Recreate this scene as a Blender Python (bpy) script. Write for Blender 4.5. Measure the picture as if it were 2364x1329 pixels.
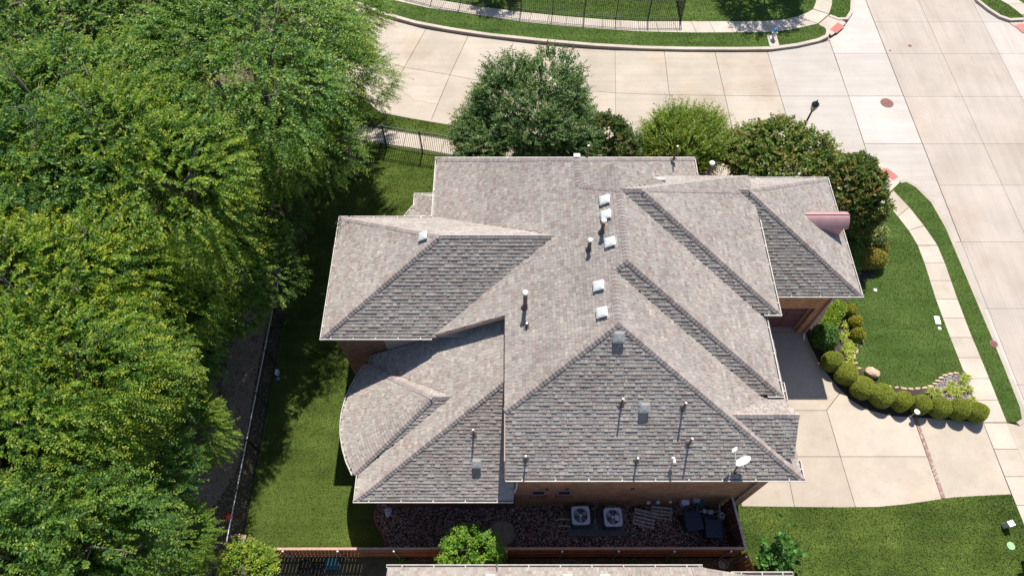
import bpy, bmesh, math, random
import numpy as np
from mathutils import Vector, Matrix

for o in list(bpy.data.objects): bpy.data.objects.remove(o)
SC = bpy.context.scene
COL = SC.collection
R = math.radians
rnd = random.Random(7)
S = 1.14            # survey units to metres: everything is laid out in survey units and scaled once at the end

# ------------------------------------------------------------------ camera, sky, sun, exposure
cam_d = bpy.data.cameras.new('camera')
cam_d.sensor_width = 36.0; cam_d.lens = 24.0; cam_d.clip_end = 2000; cam_d.clip_start = .5
cam = bpy.data.objects.new('camera', cam_d); COL.objects.link(cam)
cam.location = (0, 0, 28.0); cam.rotation_euler = (R(30), 0, 0)
SC.camera = cam
SUN_EL, SUN_AZ = 59.0, 6.5
W = bpy.data.worlds.new('World'); SC.world = W; W.use_nodes = True
nt = W.node_tree; nt.nodes.clear()
sky = nt.nodes.new('ShaderNodeTexSky'); sky.sky_type = 'NISHITA'; sky.sun_disc = False
sky.sun_elevation = R(SUN_EL); sky.sun_rotation = R(SUN_AZ); sky.air_density = 1.0; sky.dust_density = .6
bg = nt.nodes.new('ShaderNodeBackground'); bg.inputs[1].default_value = .10
ow = nt.nodes.new('ShaderNodeOutputWorld')
nt.links.new(sky.outputs[0], bg.inputs[0]); nt.links.new(bg.outputs[0], ow.inputs[0])
sd = bpy.data.lights.new('sun', 'SUN'); sd.energy = 5.0; sd.angle = R(.5); sd.color = (1, .95, .87)
sun = bpy.data.objects.new('sun', sd); COL.objects.link(sun)
sun.rotation_euler = (-R(90 - SUN_EL), 0, -R(SUN_AZ)); sun.location = (5, 20, 40)
SC.view_settings.view_transform = 'Standard'; SC.view_settings.look = 'None'
SC.view_settings.exposure = .60; SC.view_settings.gamma = 1; SC.view_settings.use_curve_mapping = False

# ------------------------------------------------------------------ materials
class NT:
    def __init__(s, name):
        s.m = bpy.data.materials.new(name); s.m.use_nodes = True; s.t = s.m.node_tree
        s.t.nodes.clear()
        s.b = s.n('ShaderNodeBsdfPrincipled'); s.o = s.n('ShaderNodeOutputMaterial')
        s.l(s.b.outputs[0], s.o.inputs[0])
    def n(s, ty, **k):
        x = s.t.nodes.new(ty)
        for a, v in k.items(): setattr(x, a, v)
        return x
    def l(s, a, b): s.t.links.new(a, b)
    def pos(s, sc=(1, 1, 1), obj=False):
        g = s.n('ShaderNodeTexCoord').outputs['Object'] if obj else s.n('ShaderNodeNewGeometry').outputs['Position']
        mp = s.n('ShaderNodeMapping'); mp.inputs['Scale'].default_value = sc
        s.l(g, mp.inputs[0]); return mp.outputs[0]
    def noise(s, vec, scale, detail=4, rough=.55):
        x = s.n('ShaderNodeTexNoise'); x.inputs['Scale'].default_value = scale
        x.inputs['Detail'].default_value = detail; x.inputs['Roughness'].default_value = rough
        s.l(vec, x.inputs['Vector']); return x.outputs['Fac']
    def ramp(s, fac, stops):
        x = s.n('ShaderNodeValToRGB'); cr = x.color_ramp
        while len(cr.elements) < len(stops): cr.elements.new(.5)
        for e, (p, c) in zip(cr.elements, stops):
            e.position = p; e.color = (*c, 1) if len(c) == 3 else c
        s.l(fac, x.inputs[0]); return x.outputs[0]
    def mix(s, a, b, fac=1.0, mode='MULTIPLY'):
        x = s.n('ShaderNodeMix', data_type='RGBA', blend_type=mode)
        for i, v in ((0, fac), (6, a), (7, b)):
            if hasattr(v, 'links') or isinstance(v, bpy.types.NodeSocket): s.l(v, x.inputs[i])
            else: x.inputs[i].default_value = v if i == 0 else (*v, 1)
        return x.outputs[2]
    def bump(s, h, strength=.3, dist=.02):
        x = s.n('ShaderNodeBump'); x.inputs['Strength'].default_value = strength; x.inputs['Distance'].default_value = dist
        s.l(h, x.inputs['Height']); s.l(x.outputs[0], s.b.inputs['Normal'])
    def fin(s, col, rough=.8, spec=.3, metal=0):
        if isinstance(col, bpy.types.NodeSocket): s.l(col, s.b.inputs['Base Color'])
        else: s.b.inputs['Base Color'].default_value = (*col, 1)
        s.b.inputs['Roughness'].default_value = rough
        s.b.inputs['Specular IOR Level'].default_value = spec; s.b.inputs['Metallic'].default_value = metal
        return s.m
G2 = lambda a: (a, a, a)

def simple(name, col, rough=.6, spec=.4, metal=0, var=.18, scale=6, bump=.12, obj=False):
    s = NT(name); v = s.pos(obj=obj)
    c = s.mix(col, s.ramp(s.noise(v, scale), [(.25, G2(1 - var)), (.75, G2(1 + var))]))
    s.bump(s.noise(v, scale * 9), bump, .01)
    return s.fin(c, rough, spec, metal)

def concrete(name, col, streak, blotch=.1, stain=(.9, .8, .7)):
    s = NT(name); v = s.pos()
    c = s.mix(col, s.ramp(s.noise(v, .5, 5), [(.3, G2(1 - blotch)), (.7, G2(1 + blotch))]))
    c = s.mix(c, s.ramp(s.noise(s.pos(streak), 1.0, 5, .65), [(.3, G2(.93)), (.7, G2(1.05))]))
    c = s.mix(c, s.ramp(s.noise(v, 45, 3), [(.3, G2(.93)), (.7, G2(1.06))]))
    c = s.mix(c, s.ramp(s.noise(v, .22, 6, .7), [(.5, (1, 1, 1)), (.78, stain)]))
    c = s.mix(c, s.ramp(s.noise(v, 2.3, 6, .75), [(.6, (1, 1, 1)), (.78, G2(.84))]))
    c = s.mix(c, s.ramp(s.noise(s.pos((streak[0] * .5, streak[1] * .5, 1)), 1.6, 7, .8), [(.56, (1, 1, 1)), (.72, (.86, .83, .8))]))
    c = s.mix(c, s.ramp(s.noise(v, 5.5, 2, .5), [(.74, (1, 1, 1)), (.78, G2(.72))]))
    oi = s.n('ShaderNodeObjectInfo')
    c = s.mix(c, s.ramp(oi.outputs['Random'], [(0, (.91, .905, .89)), (1, (1.06, 1.06, 1.07))]))
    s.bump(s.noise(v, 60, 3), .15, .006)
    return s.fin(c, .85, .25)

def tinted(name, mult=(1, 1, 1), rough=.85, spec=.2, grain=60, amt=.2, bump=.3, obj=False, dr=0.0):
    s = NT(name); a = s.n('ShaderNodeAttribute', attribute_name='tint'); v = s.pos(obj=obj)
    c = s.mix(a.outputs['Color'], mult)
    c = s.mix(c, s.ramp(s.noise(v, grain, 3), [(.25, G2(1 - amt)), (.75, G2(1 + amt))]))
    c = s.mix(c, s.ramp(s.noise(v, 1.3, 5, .7), [(.3, G2(.93)), (.7, G2(1.05))]))
    if dr: c = s.mix(c, s.ramp(s.noise(v, .28, 5, .7), [(.3, (.88, .865, .85)), (.65, (1.06, 1.06, 1.06))]))
    s.b.inputs['Diffuse Roughness'].default_value = dr
    s.bump(s.noise(v, grain * 1.6, 3), bump, .006)
    return s.fin(c, rough, spec)

def leafmat(name, mult=(1, 1, 1), rough=.45, trans=.3, spec=.32, vary=1.0):
    s = NT(name); a = s.n('ShaderNodeAttribute', attribute_name='tint'); oi = s.n('ShaderNodeObjectInfo')
    c = s.mix(a.outputs['Color'], mult); c = s.mix(c, s.ramp(oi.outputs['Random'], [(0, tuple(1 + (k - 1) * vary for k in (.78, .89, 1.03))), (.5, (1, 1, 1)), (1, tuple(1 + (k - 1) * vary for k in (1.22, 1.1, .85)))])); s.fin(c, rough, spec)
    t = s.n('ShaderNodeBsdfTranslucent'); s.l(s.mix(c, (1.25, 1.35, .55)), t.inputs[0])
    x = s.n('ShaderNodeMixShader'); x.inputs[0].default_value = trans
    s.l(s.b.outputs[0], x.inputs[1]); s.l(t.outputs[0], x.inputs[2]); s.l(x.outputs[0], s.o.inputs[0])
    return s.m

def grassmat(name, dark, light, patch, scale=.5):
    s = NT(name); v = s.pos()
    c = s.ramp(s.noise(v, scale, 6, .65), [(.35, dark), (.62, light), (.8, patch)])
    c = s.mix(c, s.ramp(s.noise(s.pos((.12, 1.1, 1)), 1.6, 4, .6), [(.35, G2(.86)), (.65, G2(1.14))]))
    c = s.mix(c, s.ramp(s.noise(s.pos((1, 2.2, 1)), 14, 4, .7), [(.3, G2(.76)), (.7, G2(1.22))]))
    c = s.mix(c, s.ramp(s.noise(v, 60, 2, .6), [(.3, G2(.86)), (.7, G2(1.14))]))
    s.bump(s.noise(v, 26, 4, .7), .9, .05)
    return s.fin(c, .95, .05)

def brickmat(name, c1, c2, mortar, fleck=.5):
    s = NT(name); g = s.n('ShaderNodeNewGeometry'); sp = s.n('ShaderNodeSeparateXYZ'); s.l(g.outputs['Position'], sp.inputs[0])
    ad = s.n('ShaderNodeMath', operation='ADD'); s.l(sp.outputs[0], ad.inputs[0]); s.l(sp.outputs[1], ad.inputs[1])
    cb = s.n('ShaderNodeCombineXYZ'); s.l(ad.outputs[0], cb.inputs[0]); s.l(sp.outputs[2], cb.inputs[1])
    b = s.n('ShaderNodeTexBrick'); s.l(cb.outputs[0], b.inputs[0])
    for k, val in (('Color1', (*c1, 1)), ('Color2', (*c2, 1)), ('Mortar', (*mortar, 1)), ('Scale', 1.0), ('Mortar Size', .009), ('Bias', -.1),
                   ('Brick Width', .2), ('Row Height', .075), ('Mortar Smooth', .2)): b.inputs[k].default_value = val
    v = s.pos()
    c = s.mix(b.outputs[0], s.ramp(s.noise(v, 1.2, 6, .7), [(.3, G2(.72)), (.7, G2(1.25))]))
    fl = s.ramp(s.noise(s.pos((5, 5, 15)), 1.6, 5, .85), [(.58, (0, 0, 0)), (.66, G2(fleck))])
    c = s.mix(c, (.85, .56, .40), fl, 'MIX')
    s.bump(b.outputs[1], -.6, .012)
    return s.fin(c, .9, .15)

M = {}
M['road_tan'] = concrete('road_tan', (.39, .335, .275), (.16, 2.6, 1), .10, (.88, .76, .64))
M['road_light'] = concrete('road_light', (.425, .385, .35), (.16, 2.4, 1), .06, (.92, .87, .83))
M['road_beige'] = concrete('road_beige', (.375, .322, .28), (2.4, .14, 1), .08, (.92, .85, .78))
M['gutter_strip'] = concrete('gutter_strip', (.42, .378, .34), (2.4, .12, 1), .06)
M['walk'] = concrete('walk', (.44, .38, .315), (1, 1, 1), .07, (.93, .87, .8))
M['drive'] = concrete('drive', (.415, .355, .29), (1.5, 1.5, 1), .09, (.93, .86, .78))
M['kerb'] = concrete('kerb', (.42, .36, .305), (1, 1, 1), .10)
M['joint'] = simple('joint', (.27, .21, .165), .95, .1)
M['tactile'] = simple('tactile', (.50, .17, .155), .8, .2, var=.1)
M['grass_front'] = grassmat('grass_front', (.056, .096, .021), (.079, .122, .029), (.12, .162, .042), .45)
M['grass_side'] = grassmat('grass_side', (.054, .084, .016), (.086, .122, .025), (.145, .18, .047), .6)
M['grass_south'] = grassmat('grass_south', (.048, .080, .016), (.090, .128, .025), (.20, .24, .062), .42)
M['blade_tint'] = tinted('blade_tint', rough=.7, spec=.25, grain=30, amt=.1, bump=0)
M['earth'] = simple('earth', (.115, .095, .055), .95, .1, var=.35, scale=3, bump=.8)
M['far_ground'] = simple('far_ground', (.09, .10, .05), .95, .1, var=.3, scale=.4, bump=.6)
M['trail'] = simple('trail', (.28, .20, .14), .95, .1, var=.25, scale=2.5, bump=.5)
M['mulch'] = simple('mulch', (.06, .045, .04), .95, .1, var=.5, scale=22, bump=1.0)
M['stone_tint'] = tinted('stone_tint', rough=.8, spec=.3, grain=40, amt=.15)
M['shingle'] = tinted('shingle', (1.0, .98, .955), rough=.95, spec=.08, grain=75, amt=.22, bump=1.0, dr=1.0)
M['shingle_obj'] = M['shingle']
M['deck'] = simple('deck', (.27, .235, .225), .95, .1)
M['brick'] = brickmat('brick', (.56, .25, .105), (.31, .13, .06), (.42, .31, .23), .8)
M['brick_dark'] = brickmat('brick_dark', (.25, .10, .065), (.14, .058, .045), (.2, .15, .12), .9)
M['siding'] = simple('siding', (.36, .295, .27), .7, .3, var=.06, bump=.05)
M['trim'] = simple('trim', (.33, .235, .2), .7, .3, var=.08, bump=.05)
M['white'] = simple('white', (.78, .77, .74), .45, .4, var=.06, bump=.03)
M['gutter'] = simple('gutter', (.46, .435, .41), .5, .4, var=.22, scale=3, bump=.05)
M['gutter_in'] = simple('gutter_in', (.36, .31, .28), .8, .2, var=.3, scale=9)
M['door'] = simple('door', (.17, .072, .066), .6, .3, var=.1, bump=.05)
M['spout'] = simple('spout', (.40, .285, .25), .55, .35, var=.08, bump=.04)
M['copper'] = simple('copper', (.37, .215, .22), .55, .4, .15, var=.12, scale=3, bump=.05)
M['vent_pale'] = simple('vent_pale', (.62, .62, .60), .4, .5, .3, var=.08, bump=.04)
M['vent_grey'] = simple('vent_grey', (.42, .41, .39), .45, .5, .3, var=.12, bump=.04)
M['pipe_brown'] = simple('pipe_brown', (.075, .04, .042), .5, .4, var=.2)
M['flash_lead'] = simple('flash_lead', (.12, .095, .095), .7, .3)
M['black'] = simple('black', (.02, .02, .021), .5, .4, var=.2)
M['iron'] = simple('iron', (.022, .022, .022), .45, .4, var=.2)
M['rail_pale'] = simple('rail_pale', (.55, .54, .52), .5, .4)
M['steel'] = simple('steel', (.48, .48, .50), .4, .5, .6, var=.1)
M['pale_blue'] = simple('pale_blue', (.56, .60, .70), .45, .4, var=.06)
M['ac_body'] = simple('ac_body', (.10, .095, .10), .6, .3)
M['ac_top'] = simple('ac_top', (.58, .58, .66), .5, .4, var=.05)
M['fan'] = simple('fan', (.28, .33, .40), .4, .5, .3)
M['bin'] = simple('bin', (.016, .033, .065), .5, .4, var=.15)
M['wood'] = tinted('wood', rough=.85, spec=.15, grain=14, amt=.25, obj=True)
M['cap_wood'] = simple('cap_wood', (.43, .27, .21), .85, .15, var=.2, scale=5)
M['pallet'] = simple('pallet', (.50, .38, .34), .85, .15, var=.25, scale=5)
M['bark'] = simple('bark', (.22, .185, .155), .95, .1, var=.35, scale=8, bump=.9, obj=True)
M['glass'] = simple('glass', (.02, .022, .03), .08, .6, var=.1, bump=0)
M['blue_cap'] = simple('blue_cap', (.06, .26, .55), .4, .5)
M['silver'] = simple('silver', (.62, .62, .63), .4, .5, .4)
M['rust'] = simple('rust', (.20, .095, .085), .75, .3, .2, var=.3, scale=14, bump=.5)
M['amber_glass'] = simple('amber_glass', (.62, .56, .46), .25, .5)
M['green_lid'] = simple('green_lid', (.30, .52, .26), .6, .3)
M['teal'] = simple('teal', (.035, .11, .145), .6, .3)
M['red'] = simple('red', (.42, .03, .02), .7, .3)
M['pad'] = simple('pad', (.15, .135, .13), .9, .2, var=.2)
M['soil'] = simple('soil', (.34, .26, .215), .95, .1, var=.25, scale=4, bump=.5)
M['cloth'] = simple('cloth', (.62, .62, .68), .9, .1)
M['hose_pale'] = simple('hose_pale', (.62, .52, .42), .6, .3)
M['boulder'] = simple('boulder', (.50, .35, .25), .9, .2, var=.25, scale=5, bump=.8)
M['leaf'] = leafmat('leaf', (2.05, 2.0, 1.45), trans=.34, spec=.25)
M['leaf_matte'] = leafmat('leaf_matte', (2.45, 2.4, 1.9), rough=.65, trans=.2, spec=.25, vary=.3)

# ------------------------------------------------------------------ mesh helpers
def tagp(o, label=None, cat=None, group=None, kind=None):
    if label: o['label'] = label
    if cat: o['category'] = cat
    if group: o['group'] = group
    if kind: o['kind'] = kind
    return o

def thing(name, loc, label, cat, group=None, rz=0.0):
    o = bpy.data.objects.new(name, None); COL.objects.link(o); o.location = loc; o.rotation_euler = (0, 0, rz)
    o.empty_display_size = .2
    return tagp(o, label, cat, group)

def rootloc(p):
    v = Vector((0, 0, 0))
    while p is not None: v += p.location; p = p.parent
    return v

def link(name, me, parent=None, loc=(0, 0, 0), rot=None):
    o = bpy.data.objects.new(name, me); COL.objects.link(o); o.location = loc
    if rot is not None: o.rotation_euler = rot
    if parent is not None: o.parent = parent
    return o

class MB:
    def __init__(s): s.v = []; s.f = []; s.c = []; s.t = None
    def add(s, vs, fs):
        n = len(s.v); s.v += [tuple(p) for p in vs]
        for f in fs:
            s.f.append(tuple(i + n for i in f)); s.c.append(s.t)
        return s
    def box(s, c, d, rz=0.0, M4=None):
        hx, hy, hz = d[0] / 2, d[1] / 2, d[2] / 2; cs, sn = math.cos(rz), math.sin(rz); vs = []
        for z in (-hz, hz):
            for x, y in ((-hx, -hy), (hx, -hy), (hx, hy), (-hx, hy)):
                p = Vector((x * cs - y * sn, x * sn + y * cs, z))
                if M4 is not None: p = M4 @ Vector((x, y, z))
                vs.append((p.x + c[0], p.y + c[1], p.z + c[2]))
        return s.add(vs, [(3, 2, 1, 0), (4, 5, 6, 7), (0, 1, 5, 4), (1, 2, 6, 5), (2, 3, 7, 6), (3, 0, 4, 7)])
    def beam(s, a, b, w, h, up=(0, 0, 1)):
        a, b = Vector(a), Vector(b); d = (b - a).normalized(); x = d.cross(Vector(up))
        if x.length < 1e-4: x = d.cross(Vector((0, 1, 0)))
        x.normalize(); y = x.cross(d); vs = []
        for p in (a, b):
            for i, j in ((-1, -1), (1, -1), (1, 1), (-1, 1)): vs.append(p + x * (w / 2 * i) + y * (h / 2 * j))
        return s.add(vs, [(0, 1, 2, 3), (7, 6, 5, 4), (4, 5, 1, 0), (5, 6, 2, 1), (6, 7, 3, 2), (7, 4, 0, 3)])
    def prism(s, poly, z0, z1, bottom=True):
        n = len(poly); a = sum(poly[i][0] * poly[(i + 1) % n][1] - poly[(i + 1) % n][0] * poly[i][1] for i in range(n))
        if a < 0: poly = poly[::-1]
        vs = [(p[0], p[1], z0) for p in poly] + [(p[0], p[1], z1) for p in poly]
        fs = [tuple(range(n, 2 * n))] + [(i, (i + 1) % n, (i + 1) % n + n, i + n) for i in range(n)]
        if bottom: fs.append(tuple(range(n - 1, -1, -1)))
        return s.add(vs, fs)
    def tube(s, pts, rad, n=8, cap=True):
        pts = [Vector(p) for p in pts]; k = len(pts)
        rad = rad if isinstance(rad, (list, tuple)) else [rad] * k; vs = []; ref = None
        for i, p in enumerate(pts):
            d = (pts[min(i + 1, k - 1)] - pts[max(i - 1, 0)]).normalized()
            if ref is None:
                ref = d.cross(Vector((0, 0, 1)))
                if ref.length < 1e-3: ref = Vector((1, 0, 0))
            x = (ref - d * ref.dot(d)).normalized(); ref = x; y = d.cross(x)
            vs += [p + (x * math.cos(2 * math.pi * j / n) + y * math.sin(2 * math.pi * j / n)) * rad[i] for j in range(n)]
        fs = [(i * n + j, i * n + (j + 1) % n, (i + 1) * n + (j + 1) % n, (i + 1) * n + j) for i in range(k - 1) for j in range(n)]
        if cap: fs += [tuple(range(n - 1, -1, -1)), tuple(range((k - 1) * n, k * n))]
        return s.add(vs, fs)
    def lathe(s, prof, c=(0, 0, 0), n=16, sx=1.0):
        vs = []; k = len(prof)
        for r, z in prof: vs += [(c[0] + r * math.cos(2 * math.pi * j / n) * sx, c[1] + r * math.sin(2 * math.pi * j / n), c[2] + z) for j in range(n)]
        fs = [(i * n + j, i * n + (j + 1) % n, (i + 1) * n + (j + 1) % n, (i + 1) * n + j) for i in range(k - 1) for j in range(n)]
        fs += [tuple(range(n - 1, -1, -1)), tuple(range((k - 1) * n, k * n))]
        return s.add(vs, fs)
    def mesh(s, name, mat, off=(0, 0, 0), smooth=False):
        me = bpy.data.meshes.new(name)
        me.from_pydata([(p[0] - off[0], p[1] - off[1], p[2] - off[2]) for p in s.v], [], s.f)
        if any(c is not None for c in s.c):
            at = me.attributes.new('tint', 'FLOAT_COLOR', 'FACE')
            at.data.foreach_set('color', np.array([(*(c or (.3, .3, .3)), 1) for c in s.c], np.float32).ravel())
        me.materials.append(mat)
        if smooth: me.polygons.foreach_set('use_smooth', [True] * len(me.polygons))
        me.update(); return me
    def build(s, name, mat, parent=None, at=None, smooth=False):
        """world-coordinate geometry -> one object; origin at `at` (default: the parent's origin)"""
        base = rootloc(parent)
        at = Vector(at) if at is not None else base
        return link(name, s.mesh(name, mat, at, smooth), parent, at - base)

def bevel(o, w=.01, seg=2):
    bm = bmesh.new(); bm.from_mesh(o.data)
    bmesh.ops.bevel(bm, geom=bm.edges[:], offset=w, segments=seg, affect='EDGES', profile=.6)
    bm.to_mesh(o.data); bm.free(); return o

def clip(poly, a, b, c):
    """keep the part of a 2-D polygon with a*x+b*y+c >= 0"""
    out = []; n = len(poly)
    for i in range(n):
        p, q = poly[i], poly[(i + 1) % n]; dp = a * p[0] + b * p[1] + c; dq = a * q[0] + b * q[1] + c
        if dp >= 0: out.append(p)
        if (dp > 0 > dq) or (dp < 0 < dq):
            t = dp / (dp - dq); out.append((p[0] + (q[0] - p[0]) * t, p[1] + (q[1] - p[1]) * t))
    return out

def inpoly(P, poly):
    x, y = P[:, 0], P[:, 1]; r = np.zeros(len(P), bool); n = len(poly)
    for i in range(n):
        (x0, y0), (x1, y1) = poly[i], poly[(i + 1) % n]
        if y0 == y1: continue
        r ^= ((y0 > y) != (y1 > y)) & (x < (x1 - x0) * (y - y0) / (y1 - y0) + x0)
    return r

def resample(L, ts):
    L = [Vector((*p, 0)) if len(p) == 2 else Vector(p) for p in L]; d = [0]
    for a, b in zip(L, L[1:]): d.append(d[-1] + (b - a).length)
    out = []
    for t in ts:
        x = t * d[-1]; i = 0
        while i < len(L) - 2 and d[i + 1] < x: i += 1
        k = (x - d[i]) / max(1e-9, d[i + 1] - d[i]); out.append(L[i].lerp(L[i + 1], k))
    return out

def slab_strip(parent, A, B, n, z0, z1, mat, gap=.022, sub=3, name='slab', across=.0):
    """concrete strip between edge lines A and B, laid as n separate slabs with open joints"""
    LA = sum(math.dist(a, b) for a, b in zip(A, A[1:]))
    for i in range(n):
        g = gap / 2 / LA; ts = [i / n + g + (1 / n - 2 * g) * k / sub for k in range(sub + 1)]
        a = resample(A, ts); b = resample(B, ts)
        if across:
            a = [p + (q - p).normalized() * across for p, q in zip(a, b)]; b = [q + (p - q).normalized() * across for p, q in zip(a, b)]
        poly = [(p.x, p.y) for p in a] + [(p.x, p.y) for p in reversed(b)]
        c = (sum(p[0] for p in poly) / len(poly), sum(p[1] for p in poly) / len(poly), z0)
        MB().prism(poly, z0, z1).build(name, mat, parent, at=c)

def slab(parent, poly, z0, z1, mat, name='slab'):
    c = (sum(p[0] for p in poly) / len(poly), sum(p[1] for p in poly) / len(poly), z0)
    return MB().prism(poly, z0, z1).build(name, mat, parent, at=c)

def ribbon(L, w, z0, z1):
    """list of quads along a 2-D polyline, w wide"""
    V = [Vector(p) for p in L]; nr = []
    for i in range(len(V)):
        d = (V[min(i + 1, len(V) - 1)] - V[max(i - 1, 0)]).normalized(); nr.append(Vector((-d.y, d.x)))
    m = MB(); n = len(V)
    vs = []
    for z in (z0, z1):
        for p, k in zip(V, nr): vs += [(p.x - k.x * w / 2, p.y - k.y * w / 2, z), (p.x + k.x * w / 2, p.y + k.y * w / 2, z)]
    o = 2 * n; fs = []
    for i in range(n - 1):
        a = 2 * i
        fs += [(o + a, o + a + 2, o + a + 3, o + a + 1), (a, a + 2, o + a + 2, o + a), (a + 3, a + 1, o + a + 1, o + a + 3)]
    fs += [(0, o, o + 1, 1), (2 * n - 2, 2 * n - 1, o + 2 * n - 1, o + 2 * n - 2)]
    return m.add(vs, fs)

def raw_mesh(name, V, F, mat, col=None):
    """numpy verts (N,3), quads/tris (K,k), face colours (K,3)"""
    me = bpy.data.meshes.new(name); k = F.shape[1]
    me.vertices.add(len(V)); me.vertices.foreach_set('co', V.astype(np.float32).ravel())
    me.loops.add(F.size); me.loops.foreach_set('vertex_index', F.astype(np.int32).ravel())
    me.polygons.add(len(F)); me.polygons.foreach_set('loop_start', np.arange(0, F.size, k, dtype=np.int32))
    me.polygons.foreach_set('loop_total', np.full(len(F), k, np.int32))
    if col is not None:
        at = me.attributes.new('tint', 'FLOAT_COLOR', 'FACE')
        at.data.foreach_set('color', np.c_[col, np.ones(len(col))].astype(np.float32).ravel())
    me.materials.append(mat); me.update(calc_edges=True); me.validate(); return me

# ------------------------------------------------------------------ the ground, roads and lawns
def struct(o): o['kind'] = 'structure'; return o
def area(p): return abs(sum(p[i][0] * p[(i + 1) % len(p)][1] - p[(i + 1) % len(p)][0] * p[i][1] for i in range(len(p)))) / 2

big = MB(); big.prism([(-300, -300), (300, -300), (300, 300), (-300, 300)], -.9, -.45)
struct(big.build('ground', M['far_ground'], at=(0, 0, -.45)))
wood_floor = MB(); wood_floor.prism([(-60, -30), (-10.5, -30), (-10.5, 26.2), (-8, 27.2), (-9.5, 29), (-13, 33), (-22, 40), (-60, 48)], -.5, -.02)
struct(wood_floor.build('forest_floor', M['earth'], at=(-25, 10, 0)))
tr = MB().prism([(-14.6, -8), (-12.9, -8), (-12.4, 5.2), (-11.35, 7.3), (-11.2, 9), (-11.3, 12.5), (-11.1, 17), (-11.2, 24), (-12.4, 24), (-12.5, 17), (-12.7, 12), (-12.8, 8.6), (-13.6, 6)], -.3, .0)
struct(tr.build('dirt_trail', M['trail'], at=(-12, 8, 0)))

LAWN_W = [(-10.5, 4.25), (8.6, 4.25), (8.6, 6.0), (9.4, 6.0), (9.4, 25), (-2.8, 24.3), (-4.8, 24.7), (-6.8, 25.1), (-8.2, 25.4), (-10.5, 25.95)]
LAWN_FRONT = [(9.4, 13.2), (13.5, 13.2), (14.3, 10.9), (15.2, 10.2), (20.0, 9.6), (19.97, 11.82), (19.91, 13.76), (19.88, 15.57), (19.95, 17.48), (19.93, 18.61), (19.77, 19.39), (19.35, 20.58), (19.0, 21.13), (17.6, 21.9), (14.3, 22.7), (10.5, 22.95), (9.4, 23.0)]
LAWN_S = [(8.6, -20), (20.5, -20), (20.3, 2), (20.21, 5.4), (20.14, 6.57), (18.99, 6.52), (17.75, 6.45), (17.02, 6.35), (15.75, 6.18), (14.68, 6.08), (13.29, 6.06), (8.6, 6.08)]
VERGE_SE = [(19.64, 22.02), (20.09, 22.41), (20.52, 22.5), (20.85, 22.2), (21.38, 21.2), (21.62, 19.6), (21.66, 18.23), (21.74, 15.34), (21.8, 13.43), (21.83, 11.84), (21.84, 10.3), (21.74, 9.75), (21.5, 9.6), (21.04, 9.56), (20.98, 11.74), (20.9, 13.76), (20.89, 15.57), (20.93, 17.61), (20.89, 18.61), (20.63, 19.6), (20.2, 20.85)]
KN_IN = [(-12.2, 38.2), (-9.94, 36.95), (-8.08, 35.9), (-5.88, 35.0), (-3.73, 34.41), (-1.36, 33.9), (1.77, 33.42), (4.86, 33.02), (7.68, 32.79), (10.25, 32.7), (13.34, 32.68), (15.41, 32.72), (17.02, 33.02), (18.3, 33.45), (18.85, 33.8), (19.02, 34.1)]
VT = [(-12, 38.6), (-7.51, 36.97), (-5.3, 36.23), (-2.19, 35.55), (0.48, 34.95), (3.11, 34.56), (5.72, 34.25), (7.8, 34.05), (10.93, 33.94), (15.65, 33.98), (17.01, 34.25), (18.65, 34.75)]
VERGE_N = KN_IN + [(18.96, 34.4)] + VT[::-1]
WN = [(-11.2, 39.5), (-7.2, 37.9), (-4.66, 36.97), (-2.21, 36.36), (0.48, 35.83), (3.14, 35.43), (5.78, 35.11), (7.89, 34.95), (10.54, 34.95), (15.3, 34.95)]
WC = [(15.3, 34.95), (16.66, 35.11), (17.8, 35.51), (18.62, 36.07), (18.89, 36.56), (19.06, 36.97), (19.12, 45)]
LAWN_N = WN + WC[1:] + [(19.12, 70), (-30, 70), (-30, 48)]
CORNER_N = [(20.04, 36.97), (19.9, 36.48), (19.5, 35.59), (20.01, 35.3), (20.5, 35.36), (20.9, 36), (21.2, 36.97), (21.35, 60), (20.1, 60)]
VERGE_S = [(-10.6, 28.2), (-9.5, 29.0), (-8.2, 28.3), (-7.3, 27.35), (-5.55, 26.93), (-3.62, 26.51), (-1.94, 26.13), (1.5, 25.7), (6.06, 25.35), (11.35, 24.95), (15.3, 24.8), (18.4, 24.35), (18.0, 23.0), (14.5, 23.7), (10.5, 23.95), (6, 24.25), (2, 24.6), (-2.85, 25.26), (-4.87, 25.72), (-6.92, 26.19), (-8.25, 26.45), (-10.6, 27)]
VERGE_NE = [(29.25, 38.5), (29.29, 36.97), (29.69, 36.2), (30.12, 35.6), (30.49, 35.3), (31.03, 35.23), (31.42, 35.43), (31.25, 35.83), (30.95, 36.48), (30.53, 36.97), (30.4, 38.5)]

def lawn(poly, mat, z=0.0):
    c = (sum(p[0] for p in poly) / len(poly), sum(p[1] for p in poly) / len(poly), z)
    return struct(MB().prism(poly, -.4, z).build('lawn', mat, at=c))
lawn(LAWN_W, M['grass_side']); lawn(LAWN_FRONT, M['grass_front']); lawn(LAWN_S, M['grass_south'], -.003)
lawn(VERGE_SE, M['grass_front']); lawn(VERGE_N, M['grass_front']); lawn(LAWN_N, M['grass_front'], -.002)
lawn(CORNER_N, M['grass_front']); lawn(VERGE_S, M['grass_side'], -.001); lawn(VERGE_NE, M['grass_front'])
lawn([(31.6, 35.6), (60, 35.6), (60, 60), (31, 60), (31, 36.9)], M['grass_front'])

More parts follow.
